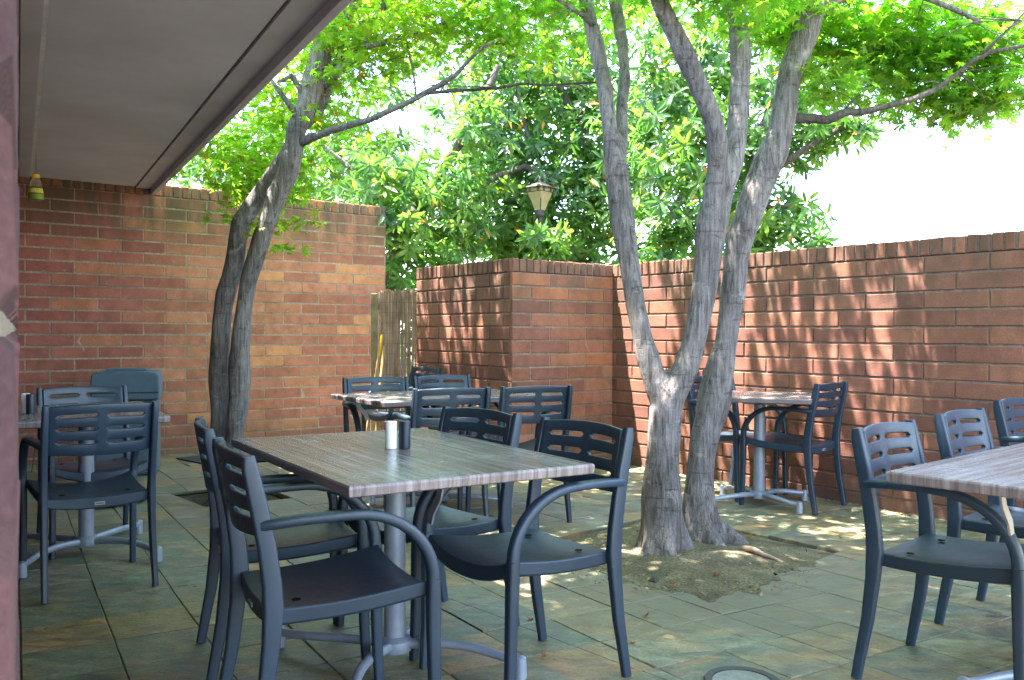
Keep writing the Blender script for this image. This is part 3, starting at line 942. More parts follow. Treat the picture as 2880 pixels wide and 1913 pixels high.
# ------------------------------------------------------------------ armchair
def make_chair():
    t = thing('armchair', 'charcoal resin armchair', 'armchair')
    # seat: dished, local y forward, origin on the floor between the rear feet
    nx, ny = 14, 14
    Y0, Y1 = 0.035, 0.475
    mb = MB()
    top, bot = [], []
    for j in range(ny + 1):
        s = j / ny
        y = Y0 + (Y1 - Y0) * s
        w = 0.208 + 0.022 * s
        for i in range(nx + 1):
            u = 2 * i / nx - 1
            z = 0.418 + 0.030 * abs(u) ** 2.3 * (0.35 + 0.65 * s) + 0.012 * s - 0.012 * math.sin(PI * s) - 0.012 * max(0, s - 0.88) / 0.12 * (1 - abs(u) ** 3)
            yy = y + 0.014 * (1 - u * u) * max(0, s - 0.6) / 0.4 - 0.012 * (1 - u * u) * max(0, 0.25 - s) / 0.25
            top.append((u * w, yy, z))
            bot.append((u * w * 0.992, yy, z - 0.044 - 0.006 * (1 - u * u)))
    W = nx + 1
    n = len(top)
    f = []
    for j in range(ny):
        for i in range(nx):
            a = j * W + i
            f.append((a, a + 1, a + W + 1, a + W))
            f.append((n + a, n + a + W, n + a + W + 1, n + a + 1))
    for i in range(nx):
        f.append((i, n + i, n + i + 1, i + 1))
        a = ny * W + i
        f.append((a + 1, n + a + 1, n + a, a))
    for j in range(ny):
        a = j * W
        f.append((a + W, n + a + W, n + a, a))
        a = j * W + nx
        f.append((a, n + a, n + a + W, a + W))
    mb.add(top + bot, f)
    seat = bevel(mb.build('seat', M['chair'], t, smooth=True, angle=40), 0.006, 2, 40)
    for sx in (-1, 1):
        mb = MB()
        mb.lathe([(0.0125, 0.0), (0.0125, 0.0016)], 12, (sx * 0.135, 0.115, 0.4245))
        mb.build('drain_hole', M['hole'], seat)
    # slotted back panel
    us = [-1, -.93, -.87, -.81, -.62, -.42, -.24, -.13, -.075, 0, .075, .13, .24, .42, .62, .81, .87, .93, 1]
    slots = [(.225, .305), (.49, .57), (.745, .825)]
    vs = [0, .11]
    for a, b in slots:
        vs += [a, (a + b) / 2, b]
    vs += [.91, 1.0]
    vs = sorted(set(vs))

    def bp(u, v):
        x = u * 0.206
        z = 0.622 + v * 0.206 + 0.010 * (1 - u * u) * (v - 0.5) * 2 - 0.004
        yb = 0.022 - 0.040 * v
        return (x, yb - 0.036 * (1 - u * u), z)
    idx, V = {}, []
    for j, v in enumerate(vs):
        for i, u in enumerate(us):
            idx[i, j] = len(V)
            V.append(bp(u, v))
    F = []
    spans = [(2, 8), (10, 16)]
    for j in range(len(vs) - 1):
        for i in range(len(us) - 1):
            inslot = None
            for (a, b) in slots:
                if vs[j] >= a - 1e-6 and vs[j + 1] <= b + 1e-6:
                    for (s0, s1) in spans:
                        if s0 <= i < s1:
                            inslot = (i == s0, i == s1 - 1, vs[j] <= a + 1e-6)
            q = (idx[i, j], idx[i + 1, j], idx[i + 1, j + 1], idx[i, j + 1])
            if inslot is None:
                F.append(q)
            else:
                l, r, low = inslot
                if l:
                    F.append((q[0], q[1], q[3]) if low else (q[0], q[2], q[3]))
                elif r:
                    F.append((q[0], q[1], q[2]) if low else (q[1], q[2], q[3]))
    mb = MB()
    mb.add(V, F)
    b = mb.build('backrest', M['chair'], t, smooth=True, angle=40)
    so = b.modifiers.new('solid', 'SOLIDIFY')
    so.thickness = 0.017
    so.offset = 0.0
    bevel(b, 0.0035, 2, 40)
    for s in (-1, 1):
        # rear leg running up into the back post
        mb = MB()
        mb.sweep([(s * 0.220, -0.030, 0.832, 0.024, 0.030), (s * 0.2205, -0.026, 0.80, 0.026, 0.040), (s * 0.221, -0.004, 0.70, 0.027, 0.046),
                  (s * 0.221, 0.016, 0.60, 0.028, 0.048), (s * 0.220, 0.030, 0.50, 0.029, 0.050), (s * 0.219, 0.034, 0.43, 0.031, 0.054),
                  (s * 0.219, 0.028, 0.34, 0.029, 0.046), (s * 0.220, 0.012, 0.20, 0.027, 0.040), (s * 0.222, -0.010, 0.08, 0.025, 0.035),
                  (s * 0.223, -0.024, 0.0, 0.024, 0.032)], (1, 0, 0), 0.28)
        mb.build('leg', M['chair'], t, smooth=True, angle=50)
        # armrest, curling down at the front
        pts = [(s * 0.226, 0.000, 0.652, 0.020, 0.026), (s * 0.232, 0.030, 0.656, 0.034, 0.027), (s * 0.240, 0.10, 0.662, 0.038, 0.027), (s * 0.246, 0.18, 0.664, 0.040, 0.026)]
        for k in range(0, 11):
            a = math.radians(9 * k)
            pts.append((s * (0.249 - 0.006 * k / 10), 0.235 + 0.235 * math.sin(a), 0.464 + 0.200 * math.cos(a), 0.040 - 0.006 * k / 10, 0.026 + 0.010 * k / 10))
        mb = MB()
        mb.sweep(pts, (1, 0, 0), 0.34)
        mb.build('armrest', M['chair'], t, smooth=True, angle=50)
        mb = MB()
        mb.sweep([(s * 0.243, 0.4702, 0.4635, 0.034, 0.036), (s * 0.242, 0.471, 0.40, 0.034, 0.040), (s * 0.240, 0.472, 0.32, 0.032, 0.038), (s * 0.240, 0.476, 0.15, 0.029, 0.034), (s * 0.241, 0.484, 0.0, 0.026, 0.030)], (1, 0, 0), 0.30)
        mb.build('leg', M['chair'], t, smooth=True, angle=50)
    mb = MB()
    mb.box(-0.021, 0.021, 0.0178, 0.0245, 0.3845, 0.3985)
    bd_ = mb.build('badge', M['badge'], t)
    mb = MB()
    for k in range(7):
        x = -0.0165 + k * 0.0047
        mb.box(x, x + 0.0034, 0.0170, 0.0177, 0.3885, 0.3945)
    mb.build('badge_lettering', M['badge_ink'], bd_)
    return t


CHAIRS = [
    (-2.40, 4.96, -53, 'charcoal armchair at the far end of the table by the plastic bin, facing the camera'),
    (-1.795, 3.86, 126, 'charcoal armchair seen square from behind, in front of the plastic bin and the brick building'),
    (-1.035, 3.06, 23, 'armchair on the left long side of the nearest table, directly behind the foreground one'),
    (-0.745, 2.45, 28, 'charcoal armchair in the foreground, its back at the near corner of the nearest table'),
    (-0.150, 3.60, 223, 'dark armchair on the far side of the nearest table, seat mostly hidden under the tabletop'),
    (0.235, 3.115, 217, 'charcoal armchair with curved arm in full view between the nearest table and the big tree'),
    (-0.94, 6.15, -66, 'blue sheened armchair behind the middle table, nearest the tall brick wall'),
    (-0.50, 6.47, -58, 'blue sheened armchair behind the middle table, in front of the wall corner'),
    (-0.35, 5.05, 114, 'armchair with its back to the camera at the near side of the middle table'),
    (0.14, 5.28, 114, 'armchair pulled out from the middle table, with sun flecks on its seat'),
    (-0.80, 7.99, 217, 'small dark armchair against the low wall beside the reed gate'),
    (2.06, 5.77, 137, 'armchair seen side on beside the sunlit brick wall at the square table'),
    (1.488, 6.554, -58, 'armchair half hidden behind the big tree at the square table'),
    (1.335, 3.09, -46, 'foreground armchair with sky sheen on its seat, at the bluish table, nearest the camera'),
    (1.88, 3.64, -47, 'armchair second along the bluish table, tucked in under the tabletop'),
    (2.50, 4.35, -47, 'armchair cut off by the picture edge, farthest along the bluish table'),
]
proto = make_chair()
for i, (x, y, a, lab) in enumerate(CHAIRS):
    rz = math.radians(a - 90)
    if i == 0:
        proto.location = (x, y, 0.001)
        proto.rotation_euler = (0, 0, rz)
        proto['label'] = lab
        proto['group'] = 'charcoal resin armchairs around the patio tables'
    else:
        dup(proto, None, (x, y, 0.001), rz, lab, 'charcoal resin armchairs around the patio tables')

# ------------------------------------------------------------------ tables
def make_table(name, label, L, W, loc, ang, group):
    t = thing(name, label, 'table', loc, math.radians(ang), group)
    mb = MB()
    h = 0.74
    prof = [(-0.012, h - 0.034), (-0.002, h - 0.030), (0.0, h - 0.006), (-0.004, h)]
    v, f = [], []
    for (o, z) in prof:
        for (sx, sy) in ((-1, -1), (1, -1), (1, 1), (-1, 1)):
            v.append((sx * (L / 2 + o), sy * (W / 2 + o), z))
    for i in range(len(prof) - 1):
        for k in range(4):
            k2 = (k + 1) % 4
            f.append((i * 4 + k, i * 4 + k2, (i + 1) * 4 + k2, (i + 1) * 4 + k))
    f.append((3, 2, 1, 0))
    f.append((12, 13, 14, 15))
    mb.add(v, f)
    bevel(mb.build('tabletop', M['top'], t), 0.002, 2, 20)
    mb = MB()
    mb.lathe([(0.036, 0.085), (0.037, 0.10), (0.037, 0.66), (0.037, 0.672)], 28)
    mb.build('pedestal', M['metal'], t, smooth=True, angle=40)
    mb = MB()
    mb.box(-0.16, 0.16, -0.10, 0.10, 0.692, 0.7045)
    mb.box(-0.11, 0.11, -0.022, 0.022, 0.673, 0.6915)
    br = bevel(mb.build('mounting_plate', M['metal'], t), 0.003)
    mb = MB()
    ex = -L / 2 + 0.045
    prof2 = [(ex, 0.704), (ex + 0.030, 0.704), (ex + 0.040, 0.675), (ex + 0.085, 0.625), (ex + 0.098, 0.585), (ex + 0.072, 0.583), (ex + 0.058, 0.615), (ex + 0.014, 0.665)]
    n = len(prof2)
    mb.add([(x, 0.100, z) for x, z in prof2] + [(x, 0.106, z) for x, z in prof2],
           [tuple(range(n)), tuple(range(n, 2 * n))[::-1]] + [(k, n + k, n + (k + 1) % n, (k + 1) % n) for k in range(n)])
    mb.box(ex + 0.06, -0.16, 0.096, 0.110, 0.693, 0.7045)
    mb.build('folding_lever', M['lever'], t)
    mb = MB()
    mb.lathe([(0.058, 0.045), (0.062, 0.055), (0.060, 0.082), (0.042, 0.096)], 28)
    hub = mb.build('base_hub', M['metal'], t, smooth=True, angle=40)
    R = 0.46 if L > 1 else 0.36
    for k, a in enumerate((40, 140, 220, 320)):
        ca, sa = math.cos(math.radians(a)), math.sin(math.radians(a))
        bow = (1 if a in (40, 220) else -1) * 0.035
        pts = []
        for i in range(12):
            s = i / 11
            r = 0.03 + (R - 0.03) * s
            off = bow * math.sin(PI * s)
            pts.append((ca * r - sa * off, sa * r + ca * off, 0.068 + 0.012 * math.sin(PI * min(1, s * 1.15)) - 0.010 * s, 0.0175 - 0.0025 * s))
        mb = MB()
        mb.tube(pts, 14)
        ft = mb.build('base_leg', M['metal'], t, smooth=True, angle=50)
        mb = MB()
        e = pts[-1]
        mb.lathe([(0.016, 0.0), (0.021, 0.004), (0.0205, 0.05), (0.019, 0.072), (0.010, 0.079)], 16, (e[0], e[1], 0))
        mb.build('foot', M['metal'], ft, smooth=True, angle=45)
    return t


TG = 'wood topped patio tables on silver pedestals'
make_table('patio_table', 'nearest patio table with grey wood grain top and a pair of shakers', 1.215, 0.815, (-0.404, 3.068, 0), 121.8, TG)
make_table('patio_table', 'middle patio table with wood grain top, standing in front of the wall corner', 1.215, 0.80, (-0.468, 5.83, 0), 34.5, TG)
make_table('patio_table', 'bluish lit patio table cut off by the picture edge, sun flecks on top', 1.30, 0.815, (1.158 + 0.65 * 0.731 + 0.407 * 0.60, 2.645 + 0.65 * 0.682 - 0.407 * 0.80, 0), 41.0, TG)
make_table('patio_table', 'square patio table against the sunlit brick wall, behind the big tree', 0.70, 0.70, (1.67, 5.95, 0), -22, TG)
make_table('patio_table', 'patio table beside the brick building, mostly hidden by a chair back, dark shaker on it', 1.02, 0.66, (-2.19, 4.55, 0), 120, TG)


def shaker(x, y, mat, label, grp):
    mb = MB()
    mb.lathe([(0.0185, 0.0), (0.0205, 0.002), (0.0205, 0.093), (0.0190, 0.0965), (0.0150, 0.0972)], 28)
    o = mb.build('shaker', mat, None, smooth=True, angle=40)
    o.location = (x, y, 0.7402)
    tag(o, label, 'shaker', grp)
    mb = MB()
    for k in range(5):
        a = 2 * PI * k / 5
        mb.lathe([(0.0012, 0.0973), (0.0012, 0.0976)], 6, (0.006 * math.cos(a), 0.006 * math.sin(a), 0))
    mb.build('pour_hole', M['hole'], o)
    return o


shaker(-0.423, 3.103, M['white_ceramic'], 'white ceramic shaker on the nearest table', 'salt and pepper shakers')
shaker(-0.3765, 3.109, M['black_ceramic'], 'black ceramic shaker beside the white one on the nearest table', 'salt and pepper shakers')
shaker(-2.365, 4.345, M['black_ceramic'], 'black shaker on the table by the brick building', 'salt and pepper shakers')
shaker(-2.412, 4.385, M['white_ceramic'], 'white shaker almost hidden behind a black one by the brick building', 'salt and pepper shakers')

# ------------------------------------------------------------------ plastic bin by the tall wall
bn_ = thing('litter_bin', 'blue grey plastic litter bin with rounded hood in front of the tall brick wall', 'litter bin', (-3.11, 7.16, 0.001), math.radians(18))
mb = MB()
mb.box(-0.235, 0.235, -0.20, 0.20, 0.0, 0.60)
bevel(mb.build('body', M['bin'], bn_, smooth=True, angle=40), 0.03, 4)
mb = MB()
prof = []
hw, hd = 0.25, 0.215
v, f = [], []
N = 14
for sy in (-1, 1):
    for k in range(N + 1):
        a = PI * k / N
        x = -math.copysign(abs(math.cos(a)) ** 0.28, math.cos(a)) * hw
        z = 0.74 + 0.085 * abs(math.sin(a)) ** 0.40
        v.append((x, sy * hd, z))
    v.append((hw, sy * hd, 0.603))
    v.append((-hw, sy * hd, 0.603))
m = N + 3
f.append(tuple(range(m)))
f.append(tuple(range(m, 2 * m))[::-1])
for k in range(m):
    k2 = (k + 1) % m
    f.append((k, m + k, m + k2, k2))
mb.add(v, f)
hood = bevel(mb.build('hood', M['bin'], bn_, smooth=True, angle=45), 0.012, 3)
mb = MB()
mb.box(-0.15, 0.15, -0.11, 0.11, 0.822, 0.846)
bevel(mb.build('top_plate', M['bin'], hood), 0.008, 3)
mb = MB()
mb.box(-0.245, 0.245, -0.2185, -0.2165, 0.655, 0.664)
mb.build('hood_groove', M['bin_dark'], hood)
mb = MB()
mb.box(-0.17, 0.17, -0.214, -0.203, 0.30, 0.575)
bevel(mb.build('door', M['bin'], bn_), 0.01, 3)
mb = MB()
mb.box(-0.19, -0.176, -0.204, -0.2015, 0.29, 0.59)
mb.box(0.176, 0.19, -0.204, -0.2015, 0.29, 0.59)
mb.box(-0.176, 0.176, -0.204, -0.2015, 0.578, 0.59)
mb.build('door_groove', M['bin_dark'], bn_)

# dish on the floor, mat, cable
mb = MB()
mb.lathe([(0.20, 0.0), (0.235, 0.012), (0.245, 0.03), (0.238, 0.033), (0.225, 0.018), (0.19, 0.010)], 40)
o = mb.build('plant_saucer', M['green'], None, smooth=True, angle=40)
o.location = (-2.70, 5.93, 0.002)
tag(o, 'round green plastic saucer on the slate under the chair by the bin', 'saucer')
mb = MB()
mb.box(-0.32, 0.32, -0.22, 0.22, 0.0, 0.012)
o = bevel(mb.build('floor_mat', M['mat'], None), 0.004)
o.location = (-2.62, 7.86, 0.003)
o.rotation_euler = (0, 0, math.radians(-42))
tag(o, 'dark flat mat on the slate at the foot of the tall brick wall', 'mat')
mb = MB()
mb.tube([(-3.83, 7.05, 0.02, .004), (-3.80, 7.02, 0.12, .004), (-3.76, 6.98, 0.26, .004), (-3.72, 6.97, 0.31, .004), (-3.70, 6.96, 0.24, .004), (-3.73, 6.97, 0.19, .004), (-3.66, 6.95, 0.17, .004), (-3.60, 6.93, 0.22, .004), (-3.57, 6.92, 0.30, .004), (-3.55, 6.92, 0.18, .004), (-3.53, 6.9, 0.02, .004)], 6)
o = mb.build('loose_cable', M['wire'], None, smooth=True)
tag(o, 'thin loose cable curling up beside the brick building', 'cable')

# ------------------------------------------------------------------ hanging bottle under the eaves
bt = thing('hanging_bottle', 'small bottle with yellow cap and yellow green label hanging under the eaves', 'bottle', (-3.50, 6.50, 2.10), math.radians(28))
mb = MB()
mb.lathe([(0.042, 0.0), (0.052, 0.006), (0.050, 0.05), (0.043, 0.10), (0.038, 0.125), (0.034, 0.15), (0.022, 0.162), (0.020, 0.172)], 24)
mb.build('bottle_body', M['clear'], bt, smooth=True, angle=50)
mb = MB()
mb.lathe([(0.0265, 0.168), (0.027, 0.171), (0.0265, 0.192), (0.020, 0.197)], 20)
mb.build('cap', M['yellow'], bt, smooth=True, angle=40)
mb = MB()
mb.lathe([(0.0532, 0.010), (0.0515, 0.052)], 24, cap=False)
lb = mb.build('label_panel', M['label_grn'], bt, smooth=True)
mb = MB()
mb.lathe([(0.0516, 0.0525), (0.0458, 0.090)], 24, cap=False)
mb.build('label_panel', M['label_yel'], bt, smooth=True)
mb = MB()
mb.lathe([(0.0520, 0.0495), (0.0522, 0.0555)], 24, cap=False)
mb.lathe([(0.0460, 0.0905), (0.0445, 0.100)], 24, cap=False)
mb.build('label_band', M['label_dk'], bt, smooth=True)
mb = MB()
for k, (a, w, z0, z1) in enumerate([(-118, 9, .058, .080), (-104, 5, .058, .082), (-93, 7, .060, .083), (-80, 4, .058, .078)]):
    pts = []
    for aa in (a - w / 2, a + w / 2):
        r = math.radians(aa)
        pts += [(0.0524 * math.cos(r), 0.0524 * math.sin(r), z0), (0.0500 * math.cos(r), 0.0500 * math.sin(r), z1)]
    mb.add(pts, [(0, 2, 3, 1)])
mb.build('label_lettering', M['label_wh'], bt)
mb = MB()
mb.tube([(0, 0, 0.196, .0012), (0.002, 0, 0.30, .0012), (0, 0, 0.352, .0012)], 6)
mb.build('hanging_wire', M['wire'], bt)

# ------------------------------------------------------------------ reed gate, broom and pole
fg = thing('reed_gate', 'narrow bamboo reed screen closing the gap between the tall and low brick walls', 'gate', (-1.13, 8.44, 0))
mb = MB()
x = -0.135
while x < 0.212:
    r = random.uniform(0.003, 0.0052)
    zt = 1.548 + random.uniform(-0.02, 0.012) + 0.02 * x
    y = random.uniform(-0.004, 0.004)
    lean = random.uniform(-0.006, 0.006)
    mb.tube([(x, y, 0.02, r), (x + lean, y, 0.8, r), (x + lean * 0.5, y, zt, r * 0.9)], 6)
    if r > 0.0042:
        mb.tube([(x + r, 0.007, 0.02, r), (x + r + lean, 0.007, 0.8, r), (x + r, 0.007, zt - 0.01, r)], 6)
    x += r * 1.55
mb.build('reed_panel', M['reed'], fg, smooth=True, angle=60)
mb = MB()
for z in [0.15 + 0.0985 * k for k in range(15)]:
    mb.tube([(-0.14, -0.009, z, .0013), (0.03, -0.0095, z + 0.004, .0013), (0.215, -0.009, z - 0.003, .0013)], 5)
mb.build('binding_wire', M['wire'], fg)
mb = MB()
mb.box(-0.215, -0.150, -0.025, 0.045, 0.0, 1.515)
bevel(mb.build('post', M['wood'], fg), 0.004)
mb = MB()
mb.box(-0.149, 0.215, 0.010, 0.035, 1.36, 1.42)
mb.box(-0.149, 0.215, 0.010, 0.035, 0.22, 0.28)
mb.build('rail', M['wood'], fg)

br = thing('broom', 'broom with yellow topped tan handle leaning on the reed gate post', 'broom', (-1.345, 8.12, 0))
mb = MB()
mb.tube([(0, 0, 0.16, .0125), (0.05, 0.05, 0.5, .0125), (0.108, 0.10, 0.93, .0125)], 12)
mb.build('handle', M['pole_tan'], br, smooth=True, angle=50)
mb = MB()
mb.tube([(0.108, 0.10, 0.925, .0145), (0.132, 0.12, 1.11, .0145), (0.134, 0.122, 1.125, .009)], 12)
mb.build('grip', M['pole_yellow'], br, smooth=True, angle=50)
mb = MB()
mb.box(-0.13, 0.13, -0.025, 0.025, 0.0, 0.13)
mb.box(-0.10, 0.10, -0.02, 0.02, 0.131, 0.17)
mb.build('bristles', M['straw'], br)
mb = MB()
mb.tube([(-1.265, 8.16, 0.0, .016), (-1.235, 8.27, 0.6, .016), (-1.205, 8.36, 1.02, .016)], 12)
o = mb.build('wooden_pole', M['pole_tan'], None, smooth=True, angle=50)
tag(o, 'plain tan wooden pole leaning beside the broom', 'pole')

# ------------------------------------------------------------------ post lantern beyond the wall
lp = thing('post_lantern', 'bronze post lantern with amber glass panes among the leaves beyond the low wall', 'lantern', (0.333, 10.8, 0), math.radians(49))
mb = MB()
mb.tube([(0, 0, -0.03, .035), (0, 0, 1.2, .035), (0, 0, 2.56, .032)], 16)
mb.build('pole', M['lamp_metal'], lp, smooth=True, angle=50)
mb = MB()
mb.lathe([(0.045, 2.555), (0.062, 2.575), (0.062, 2.615), (0.052, 2.638)], 20)
mb.build('base_cup', M['lamp_metal'], lp, smooth=True, angle=40)


def ring4(h, z):
    return [(-h, -h, z), (h, -h, z), (h, h, z), (-h, h, z)]


GB, GT = 0.048, 0.108
for k in range(4):
    b4, t4 = ring4(GB, 2.642), ring4(GT, 2.86)
    k2 = (k + 1) % 4
    mb = MB()
    c = 0.93
    pts = [b4[k], b4[k2], t4[k2], t4[k]]
    mb.add(pts, [(0, 1, 2, 3)])
    mb.build('pane', M['lamp_glass'], lp)
mb = MB()
for k in range(4):
    b4, t4 = ring4(GB + .001, 2.640), ring4(GT + .001, 2.905)
    mb.tube([(*b4[k], .006), (*t4[k], .006)], 8)
mb.build('frame', M['lamp_metal'], lp)
mb = MB()
for k in range(4):
    b4, t4 = ring4(GT + .002, 2.862), ring4(GT + .008, 2.905)
    k2 = (k + 1) % 4
    mb.add([b4[k], b4[k2], t4[k2], t4[k]], [(0, 1, 2, 3)])
fz = mb.build('frieze', M['lamp_glass'], lp)
mb = MB()
for k in range(4):
    b4, t4 = ring4(GT + .004, 2.862), ring4(GT + .010, 2.905)
    k2 = (k + 1) % 4
    for s in (0.16, 0.22, 0.28, 0.72, 0.78, 0.84):
        l = lambda p, q: tuple(p[i] + (q[i] - p[i]) * s for i in range(3))
        mb.tube([(*l(b4[k], b4[k2]), .0035), (*l(t4[k], t4[k2]), .0035)], 5)
    mb.tube([(*b4[k], .004), (*b4[k2], .004)], 5)
mb.build('frieze_bars', M['lamp_metal'], fz)
mb = MB()
pr = [(0.150, 2.905), (0.155, 2.912), (0.09, 2.95), (0.03, 2.98)]
v, f = [], []
for (h, z) in pr:
    v += ring4(h, z)
for i in range(len(pr) - 1):
    for k in range(4):
        f.append((i * 4 + k, i * 4 + (k + 1) % 4, i * 4 + 4 + (k + 1) % 4, i * 4 + 4 + k))
f.append((3, 2, 1, 0))
f.append((12, 13, 14, 15))
mb.add(v, f)
cp = mb.build('cap', M['lamp_metal'], lp)
mb = MB()
mb.lathe([(0.012, 2.978), (0.022, 2.99), (0.016, 3.01), (0.02, 3.03), (0.008, 3.055)], 14)
mb.build('finial', M['lamp_metal'], cp, smooth=True, angle=40)

# ------------------------------------------------------------------ small things on the floor
dc = thing('drain_cover', 'round drain cover set into the slate in the foreground', 'drain cover', (0.765, 2.905, 0.0015))
mb = MB()
mb.lathe([(0.099, 0.0), (0.099, 0.005), (0.122, 0.007), (0.127, 0.0)], 48, cap=False)
mb.build('rim', M['iron'], dc, smooth=True, angle=35)
mb = MB()
mb.lathe([(0.0985, 0.0005), (0.0975, 0.002), (0.0, 0.0025)], 48, cap=False)
mb.build('lid', M['concrete'], dc, smooth=True, angle=35)

mb = MB()
mb.tube([(1.175, 4.56, 0.024, .010), (1.20, 4.53, 0.050, .015), (1.235, 4.49, 0.052, .016), (1.27, 4.44, 0.038, .014), (1.305, 4.42, 0.028, .011), (1.345, 4.37, 0.016, .007)], 10, wob=0.1)
o = mb.build('broken_root', M['root'], None, smooth=True)
tag(o, 'pale broken root lying on the soil at the foot of the big tree', 'root')


def stone(x, y, z, s, lab):
    me = bpy.data.meshes.new('stone')
    import bmesh
    bm = bmesh.new()
    bmesh.ops.create_icosphere(bm, subdivisions=3, radius=1)
    for vv in bm.verts:
        k = 1 + 0.22 * math.sin(vv.co.x * 3 + s * 90) * math.cos(vv.co.y * 4 + 1) + 0.1 * math.sin(vv.co.z * 7 + s * 50)
        vv.co = Vector((vv.co.x * s * 1.7 * k, vv.co.y * s * k, vv.co.z * s * 0.55 * k))
    for fc in bm.faces:
        fc.smooth = True
    bm.to_mesh(me)
    bm.free()
    me.materials.append(M['stone'])
    o = bpy.data.objects.new('stone', me)
    link(o)
    o.location = (x, y, z + s * 0.3)
    o.rotation_euler = (0, 0, s * 200)
    tag(o, lab, 'stone')


stone(0.66, 4.06, 0.010, 0.022, 'small flat dark stone on the soil in front of the big maple')

leafpos = [(0.12, 3.12), (0.45, 3.26), (0.08, 3.52), (0.72, 3.95), (0.55, 3.58), (1.32, 4.85), (1.18, 3.9), (-1.9, 7.0), (-2.2, 6.9), (-2.05, 6.55), (2.0, 5.0), (1.85, 4.95), (0.95, 4.1), (-0.9, 4.1)]


def dead_leaf():
    mb = MB()
    pts = [(0, 0, .004)]
    for k in range(7):
        a = math.radians(-110 + 220 * k / 6)
        L = (0.018, 0.024, 0.029, 0.032, 0.029, 0.024, 0.018)[k]
        pts.append((L * math.cos(a), L * math.sin(a), 0.004 + 0.010 * (k % 3)))
        b = math.radians(-110 + 220 * (k + 0.5) / 6)
        pts.append((0.010 * math.cos(b), 0.010 * math.sin(b), 0.003))
    mb.add(pts, [(0, i, i + 1) for i in range(1, 14)] + [(0, 14, 1)])
    return mb.build('fallen_leaf', M['deadleaf'])


lf = dead_leaf()
for i, (x, y) in enumerate(leafpos):
    q = lf if i == 0 else lf.copy()
    if i:
        COL.objects.link(q)
    q.location = (x, y, 0.003 if not (0.5 < x < 1.6 and 3.85 < y < 5.2) else 0.022)
    q.rotation_euler = (random.uniform(-.3, .3), random.uniform(-.3, .3), random.uniform(0, 6))
    s = random.uniform(0.7, 1.15)
    q.scale = (s, s, s)
    tag(q, 'small curled brown maple leaf lying on the ground', 'fallen leaf', 'fallen leaves scattered on the patio')

# ------------------------------------------------------------------ trees
def leaves(name, parent, mat, P, T, Nn, S_, tv, tf, colors):
    """one crown mesh of many small leaves: P base points, T tip directions, Nn normals, S_ sizes"""
    P, T, Nn, S_ = (np.asarray(a, np.float64) for a in (P, T, Nn, S_))
    T = T / np.linalg.norm(T, axis=1, keepdims=True)
    B = np.cross(Nn, T)
    B /= np.linalg.norm(B, axis=1, keepdims=True) + 1e-9
    N2 = np.cross(T, B)
    tv = np.asarray(tv)
    V = P[:, None, :] + S_[:, None, None] * (tv[None, :, 0:1] * T[:, None, :] + tv[None, :, 1:2] * B[:, None, :] + tv[None, :, 2:3] * N2[:, None, :])
    n, nv = len(P), len(tv)
    V = V.reshape(-1, 3)
    off = parent.matrix_world.translation if parent is not None else Vector((0, 0, 0))
    pl = np.array(parent.location) if parent is not None else np.zeros(3)
    V = V - pl
    sizes = np.array([len(f) for f in tf])
    flat = np.concatenate([np.array(f) for f in tf])
    loops = (flat[None, :] + (np.arange(n) * nv)[:, None]).ravel()
    tot = np.tile(sizes, n)
    start = np.concatenate([[0], np.cumsum(tot)[:-1]])
    me = bpy.data.meshes.new(name)
    me.vertices.add(len(V))
    me.vertices.foreach_set('co', V.astype(np.float32).ravel())
    me.loops.add(len(loops))
    me.loops.foreach_set('vertex_index', loops.astype(np.int32))
    me.polygons.add(len(tot))
    me.polygons.foreach_set('loop_start', start.astype(np.int32))
    me.polygons.foreach_set('loop_total', tot.astype(np.int32))
    me.materials.append(mat)
    me.update(calc_edges=True)
    at = me.attributes.new('tint', 'FLOAT_COLOR', 'FACE')
    C = np.ones((n, len(tf), 4), np.float32)
    C[:, :, :3] = np.asarray(colors)[:, None, :]
    at.data.foreach_set('color', C.ravel())
    o = bpy.data.objects.new(name, me)
    link(o, parent)
    return o


# palmate maple leaf: seven pointed lobes, unit length about 1
def maple_template():
    ang = (-128, -84, -42, 0, 42, 84, 128)
    ln = (0.34, 0.56, 0.72, 0.78, 0.72, 0.56, 0.34)
    v = [(0.22, 0, 0)]
    f = []
    for a, L in zip(ang, ln):
        a = math.radians(a)
        ca, sa = math.cos(a), math.sin(a)
        i = len(v)
        w = 0.105
        m = L * 0.42
        v += [(0.22 + ca * m - sa * w, sa * m + ca * w, 0.02), (0.22 + ca * L, sa * L, -0.10 * L), (0.22 + ca * m + sa * w, sa * m - ca * w, 0.02)]
        f.append((0, i + 2, i + 1, i))
    return v, f


MV, MF = maple_template()
# long glossy leaf folded along the midrib
GV = [(0, 0, 0), (0.30, 0, -0.02), (0.65, 0, -0.03), (1, 0, -0.10),
      (0.28, 0.115, 0.03), (0.64, 0.125, 0.02), (0.28, -0.115, 0.03), (0.64, -0.125, 0.02)]
GF = [(0, 1, 4), (1, 2, 5, 4), (2, 3, 5), (0, 6, 1), (1, 6, 7, 2), (2, 7, 3)]


def unit(a):
    return a / (np.linalg.norm(a, axis=1, keepdims=True) + 1e-9)


